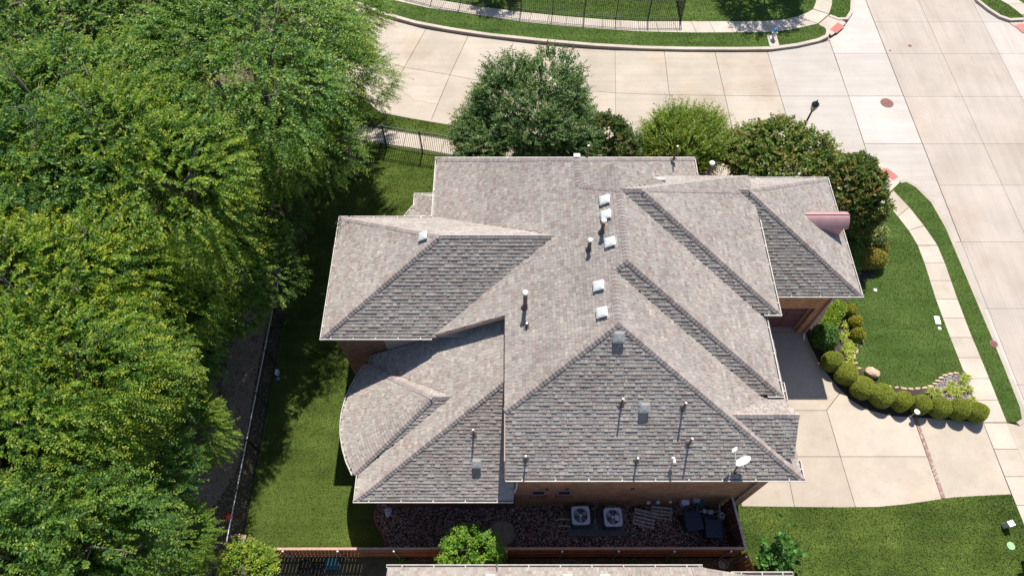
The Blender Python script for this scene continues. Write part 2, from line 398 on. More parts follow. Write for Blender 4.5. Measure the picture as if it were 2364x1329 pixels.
# ---- streets, laid in concrete slabs over a dark joint filler
RZ = -.13
st = struct(bpy.data.objects.new('street', None)); COL.objects.link(st); st.location = (4, 29, RZ)
MB().prism([(-40, 26), (23, 18), (23, 45), (-40, 60)], -.44, RZ - .055).build('joint_filler', M['joint'], st)
NP = [(-13.2, 39.2), (-8.0, 35.46), (-5.25, 34.4), (-2.66, 33.8), (.1, 33.3), (3.04, 32.8), (6.13, 32.55), (9.05, 32.45), (12.06, 32.4), (15.18, 32.4)]
MP = [(-13.5, 35.6), (-8.9, 32.25), (-6.3, 31.12), (-3.6, 30.5), (-.8, 29.75), (2.9, 29.4), (5.9, 29.05), (8.95, 28.9), (12.1, 28.85), (15.25, 28.8)]
SP = [(-16, 33), (-10.2, 28.6), (-7.5, 27.2), (-4.6, 26.5), (-1.6, 25.9), (2.7, 25.45), (5.6, 25.25), (8.8, 25.0), (12.14, 24.75), (15.32, 24.6)]
def shrink(poly, g):
    c = Vector((sum(p[0] for p in poly) / len(poly), sum(p[1] for p in poly) / len(poly)))
    for i in range(len(poly)):
        (x0, y0), (x1, y1) = poly[i], poly[(i + 1) % len(poly)]
        L = math.hypot(x1 - x0, y1 - y0)
        if L < 1e-6: continue
        a, b = -(y1 - y0) / L, (x1 - x0) / L; d = -(a * x0 + b * y0)
        if a * c.x + b * c.y + d < 0: a, b, d = -a, -b, -d
        yield a, b, d - g
def inset(poly, g):
    out = list(poly)
    for a, b, d in list(shrink(poly, g)): out = clip(out, a, b, d)
    return out
J = .013
for i in range(len(NP) - 1):
    for A, B in ((NP, MP), (MP, SP)):
        slab(st, inset([A[i], A[i + 1], B[i + 1], B[i]], J), RZ - .05, RZ, M['road_tan'])
for p in ([(15.18, 32.4), (19.09, 33.35), (19.12, 28.8), (15.25, 28.8)], [(15.25, 28.8), (19.12, 28.8), (19.06, 24.2), (15.32, 24.55)]):
    slab(st, inset(p, J), RZ - .05, RZ, M['road_light'])
slab(st, [(19.115, 33.5), (19.8, 34.05), (20.4, 34.75), (20.98, 35.75), (21.4, 36.97), (21.5, 40), (22.22, 40), (22.22, 32.31), (19.115, 32.31)], RZ - .05, RZ, M['road_light'])
slab(st, [(19.13, 32.285), (22.22, 32.285), (22.22, 28.82), (19.13, 28.82)], RZ - .05, RZ, M['road_light'])
slab(st, [(19.13, 28.79), (22.22, 28.79), (22.22, 25.28), (19.10, 25.28)], RZ - .05, RZ, M['road_light'])
slab(st, [(19.09, 25.25), (22.22, 25.25), (22.22, 18.88), (21.5, 18.88), (21.5, 19.52), (21.1, 21.13), (20.6, 22.3), (19.95, 23.35), (19.3, 23.95), (19.07, 24.15)], RZ - .05, RZ, M['road_light'])
avenue = struct(bpy.data.objects.new('avenue', None)); COL.objects.link(avenue); avenue.location = (26, 20, RZ)
MB().prism([(21, -40), (62, -40), (62, 70), (23.0, 70), (23.0, 17.9), (21, 17.9)], -.43, RZ - .056).build('joint_filler', M['joint'], avenue)
xs = [22.25, 25.55, 28.9, 32.4]; ys = [70, 52, 45, 41.8, 38.4, 35.07, 32.28, 28.77, 25.26, 22.41, 18.87, 15.13, 11.33, 7.6, 3.9, 0, -12, -40]
for a, b in zip(xs, xs[1:]):
    for c, d in zip(ys, ys[1:]):
        slab(avenue, inset([(a, d), (b, d), (b, c), (a, c)], .008), RZ - .05, RZ, M['road_beige'] if a < 28.5 else M['gutter_strip'])
for c, d in zip(ys[5:], ys[6:9]): slab(avenue, inset([(32.4, d), (62, d), (62, c), (32.4, c)], J), RZ - .05, RZ, M['gutter_strip'])
for c, d in zip(ys[10:], ys[11:]):
    slab(avenue, inset([(21.5, d), (22.25, d), (22.25, c), (21.5, c)], .008), RZ - .05, RZ, M['gutter_strip'])
crk = ribbon([(-7.05, 29.3), (-6.6, 29.2), (-6.33, 29.22), (-6.05, 28.95), (-5.81, 28.78), (-5.5, 28.42), (-5.2, 28.45), (-4.7, 28.25), (-4.25, 28.2)], .022, RZ - .01, RZ + .003)
crk.build('crack', M['joint'], st)
crk = ribbon([(5.8, 26.95), (6.4, 26.85), (7.1, 26.9), (7.8, 26.82)], .016, RZ - .01, RZ + .003); crk.build('crack', M['joint'], st)

# ---- kerbs
def kerb(L, w=.2):
    o = ribbon(L, w, -.4, .012).build('kerb', M['kerb'], at=(*L[len(L) // 2], 0)); struct(o); return o
off = lambda L, d: [(p[0], p[1] + d) for p in L]
kerb(off(KN_IN[:-3], -.11) + [(18.34, 33.32), (18.95, 33.68), (19.13, 34.1)], .22)
kerb([(19.55, 35.52), (20.01, 35.2), (20.55, 35.24), (21.0, 35.92), (21.3, 36.97), (21.45, 60)], .2)
kerb([(20.2, 22.55), (20.55, 22.6), (20.95, 22.25), (21.48, 21.22), (21.72, 19.6), (21.76, 18.23), (21.84, 15.34), (21.9, 13.43), (21.93, 11.84), (21.94, 10.25), (21.82, 9.68), (21.5, 9.5)], .19)
kerb([(-12, 31.6), (-9.6, 29.15), (-8.25, 28.42), (-7.25, 27.48), (-5.5, 27.04), (-3.6, 26.62), (-1.92, 26.24), (1.5, 25.82), (6.06, 25.47), (11.35, 25.06), (15.3, 24.9), (18.45, 24.46)], .18)
kerb([(29.12, 45), (29.15, 36.97), (29.58, 36.1), (30.02, 35.47), (30.53, 35.14), (31.38, 35.2)], .2)
kerb([(31.4, 35.5), (60, 35.5)], .2)

# ---- pavements
def walkway(x, y): o = struct(bpy.data.objects.new('sidewalk', None)); COL.objects.link(o); o.location = (x, y, 0); return o
w1 = walkway(5, 35)
slab_strip(w1, VT[:10], WN, 25, -.1, .012, M['walk'])
slab_strip(w1, [(15.65, 33.98), (17.01, 34.25), (18.65, 34.75)], [(15.3, 34.95), (16.66, 35.11), (17.5, 35.38)], 3, -.1, .012, M['walk'], .02)
slab(w1, [(18.66, 34.77), (19.5, 35.59), (18.62, 36.05), (18.2, 35.75), (17.53, 35.38)], -.1, .012, M['walk'])
slab_strip(w1, [(19.52, 35.62), (19.9, 36.48), (20.04, 36.97), (20.1, 60)], [(18.66, 36.1), (18.89, 36.56), (19.06, 36.97), (19.12, 60)], 20, -.1, .012, M['walk'], sub=4)
slab(w1, [(18.68, 34.72), (19.02, 34.4), (19.05, 34.05), (19.25, 33.74), (19.9, 34.28), (20.4, 34.9), (20.1, 35.2), (19.52, 35.54)], -.12, -.02, M['walk'], 'ramp')
tp = MB().prism([(19.27, 34.25), (19.61, 33.92), (20.22, 34.52), (19.9, 34.88)], -.06, -.01)
for i in range(9):
    for j in range(9):
        p = Vector((19.27, 34.25)).lerp(Vector((19.61, 33.92)), (i + .5) / 9) + (Vector((19.9, 34.88)) - Vector((19.27, 34.25))) * ((j + .5) / 9)
        tp.lathe([(.022, -.011), (.014, .004)], (p.x, p.y, 0), 6)
tp.build('tactile_panel', M['tactile'], w1)
w2 = walkway(4, 24)
slab_strip(w2, [(-11, 27.1), (-8.25, 26.45), (-6.92, 26.19), (-4.87, 25.72), (-2.85, 25.26), (2, 24.6), (6, 24.25), (10.5, 23.95), (14.5, 23.7), (18, 23.0), (19.64, 22.02)],
           [(-11, 26.1), (-8.26, 25.44), (-6.82, 25.13), (-4.81, 24.74), (-3.05, 24.34), (2, 23.6), (6, 23.25), (10.5, 22.95), (14.3, 22.7), (17.6, 21.9), (19.0, 21.13)], 29, -.1, .012, M['walk'])
slab(w2, [(18.05, 23.03), (18.5, 24.42), (19.1, 24.1), (19.46, 23.84), (19.98, 23.4), (20.42, 22.75), (20.09, 22.44), (19.66, 22.05)], -.12, -.02, M['walk'], 'ramp')
tp = MB().prism([(19.55, 23.5), (19.93, 23.3), (20.2, 22.86), (19.86, 22.64), (19.4, 23.15)], -.06, -.01)
for i in range(8):
    for j in range(8):
        p = Vector((19.46, 23.3)) + Vector((.40, -.58)) * ((i + .5) / 8) + Vector((.34, .22)) * ((j + .3) / 8)
        tp.lathe([(.022, -.011), (.014, .004)], (p.x, p.y, 0), 6)
tp.build('tactile_panel', M['tactile'], w2)
slab_strip(w2, [(19.02, 21.12), (19.35, 20.58), (19.77, 19.39), (19.93, 18.58)], [(19.65, 22.0), (20.2, 20.85), (20.63, 19.6), (20.89, 18.58)], 3, -.1, .012, M['walk'], .02)
slab_strip(w2, [(19.93, 18.56), (19.95, 17.48), (19.88, 15.57), (19.91, 13.76), (19.94, 12.94), (19.98, 11.82), (20.04, 9.57)],
           [(20.89, 18.56), (20.93, 17.48), (20.89, 15.57), (20.9, 13.76), (20.94, 12.94), (20.98, 11.82), (21.04, 9.57)], 9, -.1, .012, M['walk'], .02)
slab_strip(w2, [(20.04, 9.55), (20.13, 7.27), (20.21, 5.4), (20.5, -20)], [(21.03, 9.55), (21.12, 7.27), (21.2, 5.4), (21.5, -20)], 26, -.1, .012, M['walk'], .02)
w3 = walkway(31, 38)
slab_strip(w3, [(31.42, 35.43), (31.25, 35.83), (30.95, 36.48), (30.53, 36.97), (30.4, 60)], [(32.4, 35.5), (32.2, 36.0), (31.9, 36.6), (31.5, 37.2), (31.4, 60)], 20, -.1, .012, M['walk'])
slab(w3, [(30.55, 35.2), (31.45, 35.4), (32.4, 35.45), (32.4, 33.6), (31.2, 33.9), (30.5, 34.9)], -.3, -.1, M['walk'], 'ramp')
MB().prism([(30.7, 34.72), (31.26, 34.9), (31.5, 34.1), (30.95, 34.05)], -.16, -.09).build('tactile_panel', M['tactile'], w3)

# ---- driveway: slabs, paver band, shaded apron
dv = struct(bpy.data.objects.new('driveway', None)); COL.objects.link(dv); dv.location = (14, 9, 0)
DRV = [(9.2, 14.6), (13.25, 14.6), (13.37, 13.83), (13.49, 13.11), (13.72, 12.16), (14.18, 11.27), (14.59, 10.63), (15.22, 10.14), (16.25, 9.85), (17.89, 9.75), (20.02, 9.56), (20.12, 6.57), (18.99, 6.52), (17.75, 6.45), (17.02, 6.35), (15.75, 6.18), (14.68, 6.08), (13.29, 6.06), (9.2, 6.1)]
MB().prism(DRV, -.35, -.06).build('joint_filler', M['joint'], dv)
def cutat(polys, P, Q, sel=lambda c: True, gap=.02):
    a, b = -(Q[1] - P[1]), Q[0] - P[0]; L = math.hypot(a, b); a /= L; b /= L; c = -(a * P[0] + b * P[1]); out = []
    for p in polys:
        cx = (sum(v[0] for v in p) / len(p), sum(v[1] for v in p) / len(p))
        if not sel(cx): out.append(p); continue
        for q in (clip(p, a, b, c - gap / 2), clip(p, -a, -b, -c - gap / 2)):
            if len(q) > 2 and area(q) > .05: out.append(q)
    return out
ps = cutat([DRV], (17.21, 10), (17.35, 6.4), gap=.17)
low = cutat([q for q in cutat(ps, (9, 8.1), (17, 8.1), lambda c: c[0] < 17) if sum(v[1] for v in q) / len(q) < 8.1 or sum(v[0] for v in q) / len(q) > 17.3], (13.5, 10.1), (13.72, 6.1), lambda c: c[0] < 17)
low = cutat(low, (11.29, 8.2), (11.29, 6.0), lambda c: c[0] < 13.6)
ps = low + [[(9.2, 14.6), (13.25, 14.6), (13.36, 13.84), (9.2, 13.84)], [(9.2, 13.82), (13.37, 13.82), (13.49, 13.11), (13.72, 12.16), (14.18, 11.27), (14.345, 11.01), (13.488, 10.111), (9.2, 10.111)],
    [(13.512, 10.095), (14.362, 10.985), (14.59, 10.63), (15.22, 10.14), (16.25, 9.85), (17.12, 9.80), (17.195, 8.111), (13.625, 8.111)], [(9.2, 10.09), (13.49, 10.09), (13.60, 8.111), (9.2, 8.111)]]
for p in ps: slab(dv, p, -.1, .008, M['drive'])
slab(dv, [(21.06, 9.55), (21.3, 9.5), (21.52, 9.42), (21.8, 9.55), (22.0, 9.9), (22.2, 9.9), (22.2, 6.2), (21.75, 6.4), (21.18, 6.5)], -.14, -.02, M['drive'])
pm = MB()
for i in range(44):
    for j in range(2):
        y = 9.83 - i * .0785; x = 17.215 + (10 - y) * .039 + (j - .5) * .075
        k = rnd.uniform(.8, 1.2); pm.t = (.30 * k, .19 * k, .155 * k) if rnd.random() < .7 else (.38 * k, .30 * k, .25 * k)
        pm.box((x, y, -.03 + rnd.uniform(0, .006)), (.07, .072, .08))
o = pm.build('paver_band', M['stone_tint'], dv); o['kind'] = 'stuff'
slab(w1, [(15.34, 33.71), (15.91, 33.71), (15.92, 32.74), (15.33, 32.74)], -.1, .02, M['walk'], 'hydrant_pad')

# ---- gravel side yard, neighbour's yard, planting beds
GRAVEL = [(-5.4, 6.3), (-5.46, 5.73), (-5.28, 5.31), (-4.95, 4.91), (-4.86, 4.28), (8.5, 4.28), (8.45, 6.3)]
struct(MB().prism(GRAVEL, -.3, .012).build('gravel_yard', M['mulch'], at=(1, 5, 0)))
YARD_N = [(-14, 4.16), (8.58, 4.16), (9.3, 2), (9.3, -20), (-14, -20)]
struct(MB().prism(YARD_N, -.4, -.005).build('side_yard', M['earth'], at=(0, 3, 0)))
BED1 = [(13.42, 14.1), (13.4, 13.6), (13.55, 13.0), (13.78, 12.1), (14.25, 11.2), (14.66, 10.6), (15.28, 10.16), (16.3, 9.88), (17.8, 9.8), (20.0, 9.65), (20.0, 11.78), (19.57, 11.8), (19.16, 11.72), (18.69, 11.43), (18.44, 11.23), (18.13, 11.15), (17.35, 11.07), (16.72, 11.15), (16.2, 11.25), (15.7, 11.6), (15.3, 12.1), (15.25, 12.6), (15.5, 12.85), (15.75, 13.2), (15.92, 13.6), (15.98, 14.2), (16.02, 15.0), (15.6, 15.6), (14.6, 15.7), (13.6, 14.9)]
struct(MB().prism(BED1, -.2, .02).build('planting_bed', M['mulch'], at=(16, 12, 0)))
BED2 = [(13.4, 15.6), (16.4, 16.2), (17.6, 17.2), (18.0, 18.2), (18.2, 19.2), (17.6, 20.4), (16, 21.3), (13, 21.8), (9.6, 22.1), (1, 22.6), (-2, 22.9), (-2.2, 20.2), (8.1, 20.0), (13.6, 20.0)]
struct(MB().prism(BED2, -.2, .014).build('planting_bed', M['mulch'], at=(14, 20, 0)))

def stones(poly, n, size, cols, z=.0, seed=1):
    r = np.random.default_rng(seed); P = np.array(poly); lo, hi = P.min(0), P.max(0)
    q = r.uniform(lo, hi, (n * 3, 2)); q = q[inpoly(q, poly)][:n]; n = len(q)
    o = np.array([(1, 0, 0), (-1, 0, 0), (0, 1, 0), (0, -1, 0), (0, 0, 1), (.6, .6, .5), (-.6, .5, .6), (0, -.7, .7)])
    F = np.array([(0, 5, 4), (0, 2, 5), (2, 4, 5), (2, 6, 4), (2, 1, 6), (1, 4, 6), (1, 7, 4), (1, 3, 7), (3, 0, 7), (0, 4, 7)])
    s = r.uniform(.5, 1.3, (n, 1, 1)) * size * r.uniform(.7, 1.3, (n, 1, 3)); a = r.uniform(0, 6.28, n)
    v = o[None] * s * np.array([1, 1, .7]); v = v + r.normal(0, .12, v.shape) * size
    x = v[:, :, 0] * np.cos(a)[:, None] - v[:, :, 1] * np.sin(a)[:, None]; y = v[:, :, 0] * np.sin(a)[:, None] + v[:, :, 1] * np.cos(a)[:, None]
    V = np.stack([x + q[:, :1], y + q[:, 1:2], v[:, :, 2] + z + r.uniform(0, size * .6, (n, 1))], 2).reshape(-1, 3)
    FF = (F[None] + np.arange(n)[:, None, None] * 8).reshape(-1, 3)
    c = np.array(cols)[r.integers(0, len(cols), n)] * r.uniform(.7, 1.3, (n, 1))
    return V, FF, np.repeat(c, len(F), 0)

def stuff(name, V, F, C, mat):
    c = V.mean(0); o = link(name, raw_mesh(name, V - c, F, mat, C), None, tuple(c)); o['kind'] = 'stuff'; return o
stuff('gravel', *stones(GRAVEL, 15000, .024, [(.44, .24, .19), (.35, .19, .155), (.52, .34, .28), (.27, .155, .135), (.60, .46, .41)], .012, 3), M['stone_tint'])
stuff('gravel', *stones([(-4, 4.12), (8.5, 4.12), (9.2, 2.6), (-4, 2.6)], 4500, .02, [(.34, .23, .14), (.27, .17, .11), (.44, .3, .19)], -.005, 4), M['stone_tint'])
stuff('gravel', *stones([(18.2, 10.9), (20.0, 9.9), (20.0, 11.75), (19.2, 11.7), (18.6, 11.3)], 3200, .019, [(.28, .235, .25), (.42, .36, .37), (.17, .14, .15)], .02, 5), M['stone_tint'])
stuff('leaf_litter', *stones([(-13.5, 3), (-10.55, 3), (-10.55, 26), (-13.5, 26)], 16000, .034, [(.28, .18, .11), (.18, .125, .09), (.36, .25, .16), (.12, .09, .07), (.22, .17, .13)], -.02, 6), M['stone_tint'])

# ---- grass blades on the lawns
def blades(polys, holes, dens, cols, h=.045, seed=2, wid=.016, rng=None):
    r = np.random.default_rng(seed); Q = []
    for poly in polys:
        P = np.array(poly); lo, hi = P.min(0), P.max(0)
        lo = np.maximum(lo, (-26, 3)); hi = np.minimum(hi, (31.5, 38)); n = int((hi - lo).prod() * dens)
        q = r.uniform(lo, hi, (n, 2)); q = q[inpoly(q, poly)]
        for hh in holes: q = q[~inpoly(q, hh)]
        Q.append(q)
    q = np.concatenate(Q); n = len(q); a = r.uniform(0, 6.28, n); L = r.uniform(.5, 1.3, n) * h; w = r.uniform(.6, 1.4, n) * wid
    tx, ty = r.normal(0, .5, n) * L, r.normal(0, .5, n) * L; z0 = np.full(n, -.004)
    V = np.stack([np.c_[q[:, 0] - np.cos(a) * w, q[:, 1] - np.sin(a) * w, z0], np.c_[q[:, 0] + np.cos(a) * w, q[:, 1] + np.sin(a) * w, z0],
                  np.c_[q[:, 0] + tx, q[:, 1] + ty, L]], 1).reshape(-1, 3)
    F = np.arange(3 * n).reshape(-1, 3); x, y = q[:, 0], q[:, 1]; f = np.zeros(n)
    for k_, a_ in ((.55, 1), (1.1, .7), (2.3, .55), (4.7, .4), (9.0, .3)):      # uneven growth: slow patches plus finer ones
        t0, t1, t2, t3 = r.uniform(0, 6.28, 4); f += a_ * np.sin(k_ * (x * math.cos(t0) + y * math.sin(t0)) + t1 + 1.3 * np.sin(k_ * .7 * (y * math.cos(t2) - x * math.sin(t2)) + t3))
    f = np.clip(.42 + f * .2 + r.normal(0, .11, n), 0, .999); o_ = np.array(sorted(cols)); i_ = f * (len(cols) - 1); lo_ = i_.astype(int)
    c = o_[lo_] * (1 - (i_ - lo_))[:, None] + o_[lo_ + 1] * (i_ - lo_)[:, None]; c = c * r.uniform(.8, 1.2, (n, 1))
    return V, F, c
HOUSE = [(-6.4, 11.2), (-5.4, 11.2), (-6.2, 8.6), (-5.6, 6.2), (-5.2, 6.0), (9.1, 6.0), (9.1, 14.1), (13.3, 14.1), (13.3, 19.4), (7.4, 19.0), (-2.8, 19.0), (-4.6, 17.6), (-6.4, 15.9)]
HOLES = [HOUSE, GRAVEL, DRV, BED1, BED2]
stuff('grass', *blades([LAWN_W], HOLES, 620, [(.062, .096, .02), (.084, .122, .026), (.12, .158, .04), (.055, .086, .017)], .042, 2), M['blade_tint'])
stuff('grass', *blades([LAWN_FRONT, VERGE_SE], HOLES, 620, [(.062, .106, .022), (.073, .118, .027), (.088, .135, .033)], .035, 3), M['blade_tint'])
stuff('grass', *blades([LAWN_S], HOLES, 620, [(.05, .085, .016), (.086, .126, .025), (.19, .225, .06)], .05, 4), M['blade_tint'])
stuff('grass', *blades([VERGE_N, LAWN_N, CORNER_N, VERGE_NE], [[(15.3, 32.6), (15.95, 32.6), (15.95, 33.75), (15.3, 33.75)]], 330, [(.042, .08, .017), (.062, .105, .022), (.09, .13, .03)], .05, 5), M['blade_tint'])
stuff('grass', *blades([VERGE_S], [], 420, [(.08, .115, .022), (.11, .15, .03), (.15, .18, .045)], .06, 6), M['blade_tint'])

# ------------------------------------------------------------------ the house
house = thing('house', (1, 12, 0), 'large two storey brick house with complex hipped brown shingle roof on a corner lot', 'house')
TE, TW, TV = .607, .5954, .60
class Plane:
    def __init__(s, a, b, c): s.a, s.b, s.c = a, b, c       # z = a + b x + c y
    def z(s, x, y): return s.a + s.b * x + s.c * y
def pE(x0, z0, t=TE): return Plane(z0 + t * x0, -t, 0)
def pW(x0, z0, t=TE): return Plane(z0 - t * x0, t, 0)
def pS(y0, z0, t=1.0): return Plane(z0 - t * y0, 0, t)
def pN(y0, z0, t=1.0): return Plane(z0 + t * y0, 0, -t)
WP = Plane(7.788, TW, 0)
# every block: planes by side, plan rectangle
BLK = {
 'S':  (dict(E=pE(9.2872, 6.0083), S=pS(5.6673, 6.0083), W=WP), (-.215, 9.2872, 5.6673, 11.2)),
 'M':  (dict(E=pE(8.8812, 6.7204), W=WP), (-3.0, 9.06, 10.6908, 16)),
 'E0': (dict(E=pE(8.8812, 6.7204), S=pS(8.2393, 6.7204), W=WP), (-.215, 8.8812, 8.2393, 15.4)),
 'E1': (dict(E=pE(9.3324, 6.8868), S=pS(11.1869, 6.8868), N=pN(17.2774, 6.8868), W=WP), (-.2, 9.3324, 11.1869, 17.2774)),
 'N':  (dict(E=pE(7.5723, 5.9875), N=pN(18.9348, 5.9875, 1.16), W=WP), (-3.1138, 7.5723, 12.5, 18.9348)),
 'E2': (dict(E=pE(13.8426, 4.4), S=pS(13.3096, 4.4), N=pN(19.1615, 4.4)), (5.5, 13.8426, 13.3096, 19.1615)),
 'Wg': (dict(W=pW(-6.7333, 6.0991, TV), S=pS(10.6384, 6.0991, .9842), N=pN(15.8165, 6.0991, .9842)), (-6.7333, 1.6, 10.6384, 15.8165)),
 'L':  (dict(W=pW(-5.3883, 3.8848), S=pS(5.4751, 3.8848)), (-5.3883, .06, 5.4751, 10.94)),
 'G':  (dict(S=pS(6.2, 6.38), N=pN(8.33, 6.38)), (6.8, 9.02, 6.2, 8.33)),
 'Q':  (dict(W=pW(-4.24, 3.89), N=pN(18.67, 3.89)), (-4.24, -2.85, 15.3, 18.67)),
}
UP = ['S', 'E0', 'E1', 'N', 'E2', 'Wg', 'G']; LOW = ['L', 'Q']
def blk_z(k, x, y):
    pl, (x0, x1, y0, y1) = BLK[k]
    if not (x0 - 1e-6 <= x <= x1 + 1e-6 and y0 - 1e-6 <= y <= y1 + 1e-6): return -1e9
    return min(p.z(x, y) for p in pl.values())
BAY_C, BAY_T = (-2.70, 8.45, 5.90), (-1.96, 8.45, 5.90)
arc = []
for i in range(10):
    t = i / 9; y = 6.37 + (10.51 - 6.37) * t; arc.append((-5.57 - .65 * math.sin(math.pi * t) ** .85, y, 3.8848))
arcQ = [(-4.27, 18.06, 3.89), (-4.57, 17.59, 3.89), (-4.80, 17.0, 3.89), (-4.92, 16.37, 3.89), (-4.92, 15.7, 3.89)]
QT = (-2.89, 16.46, 5.09)
def tri_plane(a, b, c):
    n = (Vector(b) - Vector(a)).cross(Vector(c) - Vector(a)); return Plane(a[2] + (n.x * a[0] + n.y * a[1]) / n.z, -n.x / n.z, -n.y / n.z)
FACES = []      # (plane, plan polygon, visibility test)
def others(k, grp):
    return lambda x, y, z: all(blk_z(o, x, y) <= z + .012 for o in grp if o != k)
for k, (pl, (x0, x1, y0, y1)) in BLK.items():
    for s, p in pl.items():
        poly = [(x0, y0), (x1, y0), (x1, y1), (x0, y1)]
        for s2, q in pl.items():
            if s2 != s: poly = clip(poly, q.b - p.b, q.c - p.c, q.a - p.a)
        if len(poly) < 3 or area(poly) < .05: continue
        vis = others(k, UP if k in UP else LOW)
        if k == 'M':
            if s == 'E': continue
        if k == 'S' and s == 'W': poly = clip(poly, 0, -1, 10.6908)
        if k in ('E0', 'E1') and s == 'W': continue       # the one long west slope is carried by S and M
        if k == 'M': poly = [(-2.85, 10.6908), (3.2085, 10.6908), (3.2085, 12.5), (-2.85, 12.5)]
        if k == 'L':
            vis = (lambda b: lambda x, y, z: b(x, y, z) and bay_z(x, y) <= z + .01)(vis)
        if k == 'Q':
            vis = (lambda b: lambda x, y, z: b(x, y, z) and x < -2.88 and tri_q(x, y) <= z + .01)(vis)
        FACES.append((p, poly, vis, k + s))
BAYF = [(tri_plane(arc[i], BAY_C, arc[i + 1]), [arc[i][:2], BAY_C[:2], arc[i + 1][:2]]) for i in range(9)]
BS = tri_plane(arc[0], BAY_T, BAY_C); BN = tri_plane(arc[-1], BAY_C, BAY_T)
BAYF += [(BS, [arc[0][:2], BAY_T[:2], BAY_C[:2]]), (BN, [arc[-1][:2], BAY_C[:2], BAY_T[:2]])]
QF = [(tri_plane(arcQ[i], QT, arcQ[i - 1]), [arcQ[i][:2], QT[:2], arcQ[i - 1][:2]]) for i in range(1, 5)]
def tri_z(fs):
    def f(x, y):
        for p, poly in fs:
            if inpoly(np.array([(x, y)]), poly)[0]: return p.z(x, y)
        return -1e9
    return f
bay_z = tri_z(BAYF); tri_q = tri_z(QF)
LW = BLK['L'][0]['W']; QW = BLK['Q'][0]['W']
for p, poly in BAYF: FACES.append((p, poly, lambda x, y, z: LW.z(x, y) <= z + .012 or x < -5.5, 'bay'))
for p, poly in QF: FACES.append((p, poly, lambda x, y, z: x < -2.88, 'nook'))
_e0s = BLK['E0'][0]['S']
for q in ([(3.2085, 10.6908), (3.5956, 10.6908), (3.5956, 12.5), (3.2085, 12.5)], [(2.2883, 12.5), (3.5956, 12.5), (3.5956, 15.4), (2.2883, 15.4)]):
    FACES.append((WP, clip(q, _e0s.b - WP.b, _e0s.c - WP.c, _e0s.a - WP.a), others('M', UP), 'Wtop'))

PAL = [(.388, .360, .336)] * 7 + [(.366, .338, .318)] * 5 + [(.415, .384, .356)] * 3 + [(.345, .285, .268)] * 2 + [(.445, .402, .358)] * 1 + [(.372, .318, .298)] * 2 + [(.318, .298, .286)]
EXPO = .127
def lay(faces, seed, pal=PAL):
    r = random.Random(seed); tabs = []
    for p, poly, vis, tagn in faces:
        g = math.hypot(p.b, p.c); hx, hy = p.b / g, p.c / g; ux, uy = hy, -hx; sl = math.sqrt(1 + g * g)
        pts = [(q[0] * ux + q[1] * uy, (q[0] * hx + q[1] * hy) * sl) for q in poly]
        if sum(pts[i][0] * pts[(i + 1) % len(pts)][1] - pts[(i + 1) % len(pts)][0] * pts[i][1] for i in range(len(pts))) < 0: pts = pts[::-1]
        smin, smax = min(q[1] for q in pts), max(q[1] for q in pts); umin, umax = min(q[0] for q in pts), max(q[0] for q in pts)
        nrm = Vector((-p.b, -p.c, 1)).normalized()
        def P3(u, s, o, hx=hx, hy=hy, ux=ux, uy=uy, sl=sl, p=p, nrm=nrm):
            h = s / sl; x, y = ux * u + hx * h, uy * u + hy * h
            return Vector((x, y, p.z(x, y))) + nrm * o
        edges = []
        for i in range(len(pts)):
            (a0, b0), (a1, b1) = pts[i], pts[(i + 1) % len(pts)]; L = math.hypot(a1 - a0, b1 - b0)
            if L > 1e-6: ea, eb = -(b1 - b0) / L, (a1 - a0) / L; edges.append((ea, eb, -(ea * a0 + eb * b0)))
        k = 0
        while smin + k * EXPO < smax:
            s0 = smin + k * EXPO; s1 = s0 + EXPO + .012; u = umin - r.uniform(0, .2); k += 1
            tone = r.uniform(.95, 1.05)
            while u < umax:
                w = r.choice((.105, .125, .15, .15, .2)); q = [(u + .0035, s0), (u + w - .0035, s0), (u + w - .0035, s1), (u + .0035, s1)]; u += w
                full = True
                for e in edges:
                    d = [e[0] * c[0] + e[1] * c[1] + e[2] for c in q]
                    if max(d) <= 0: q = None; break
                    if min(d) < 0: full = False; q = clip(q, *e)
                    if len(q) < 3: q = None; break
                if not q: continue
                cu = sum(c[0] for c in q) / len(q); cs = sum(c[1] for c in q) / len(q); c3 = P3(cu, cs, 0)
                if vis is not None and not vis(c3.x, c3.y, c3.z): continue
                th = r.choice((.015, .017, .026, .030)); col = r.choice(pal); kk = tone * r.uniform(.92, 1.08)
                tabs.append(dict(q=q, s0=s0, th=th, col=tuple(c * kk for c in col), P3=P3, n=nrm, full=full, c=c3, w=w, hx=hx, hy=hy, sl=sl))
    return tabs
def tab_geo(t):
    q, s0, th, P3 = t['q'], t['s0'], t['th'], t['P3']
    top = [P3(u, s, .006 + (th - .002) * max(0.0, 1 - (s - s0) / (EXPO + .012))) for u, s in q]; bot = [P3(u, s, -.004) for u, s in q]; n = len(q)
    return top + bot, [tuple(range(n))] + [((i + 1) % n, i, i + n, (i + 1) % n + n) for i in range(n)]
CAMP = Vector((0, 0, 28))
def seen(t): d = CAMP - t['c']; return t['n'].dot(d) / d.length ** 3 * t['w']

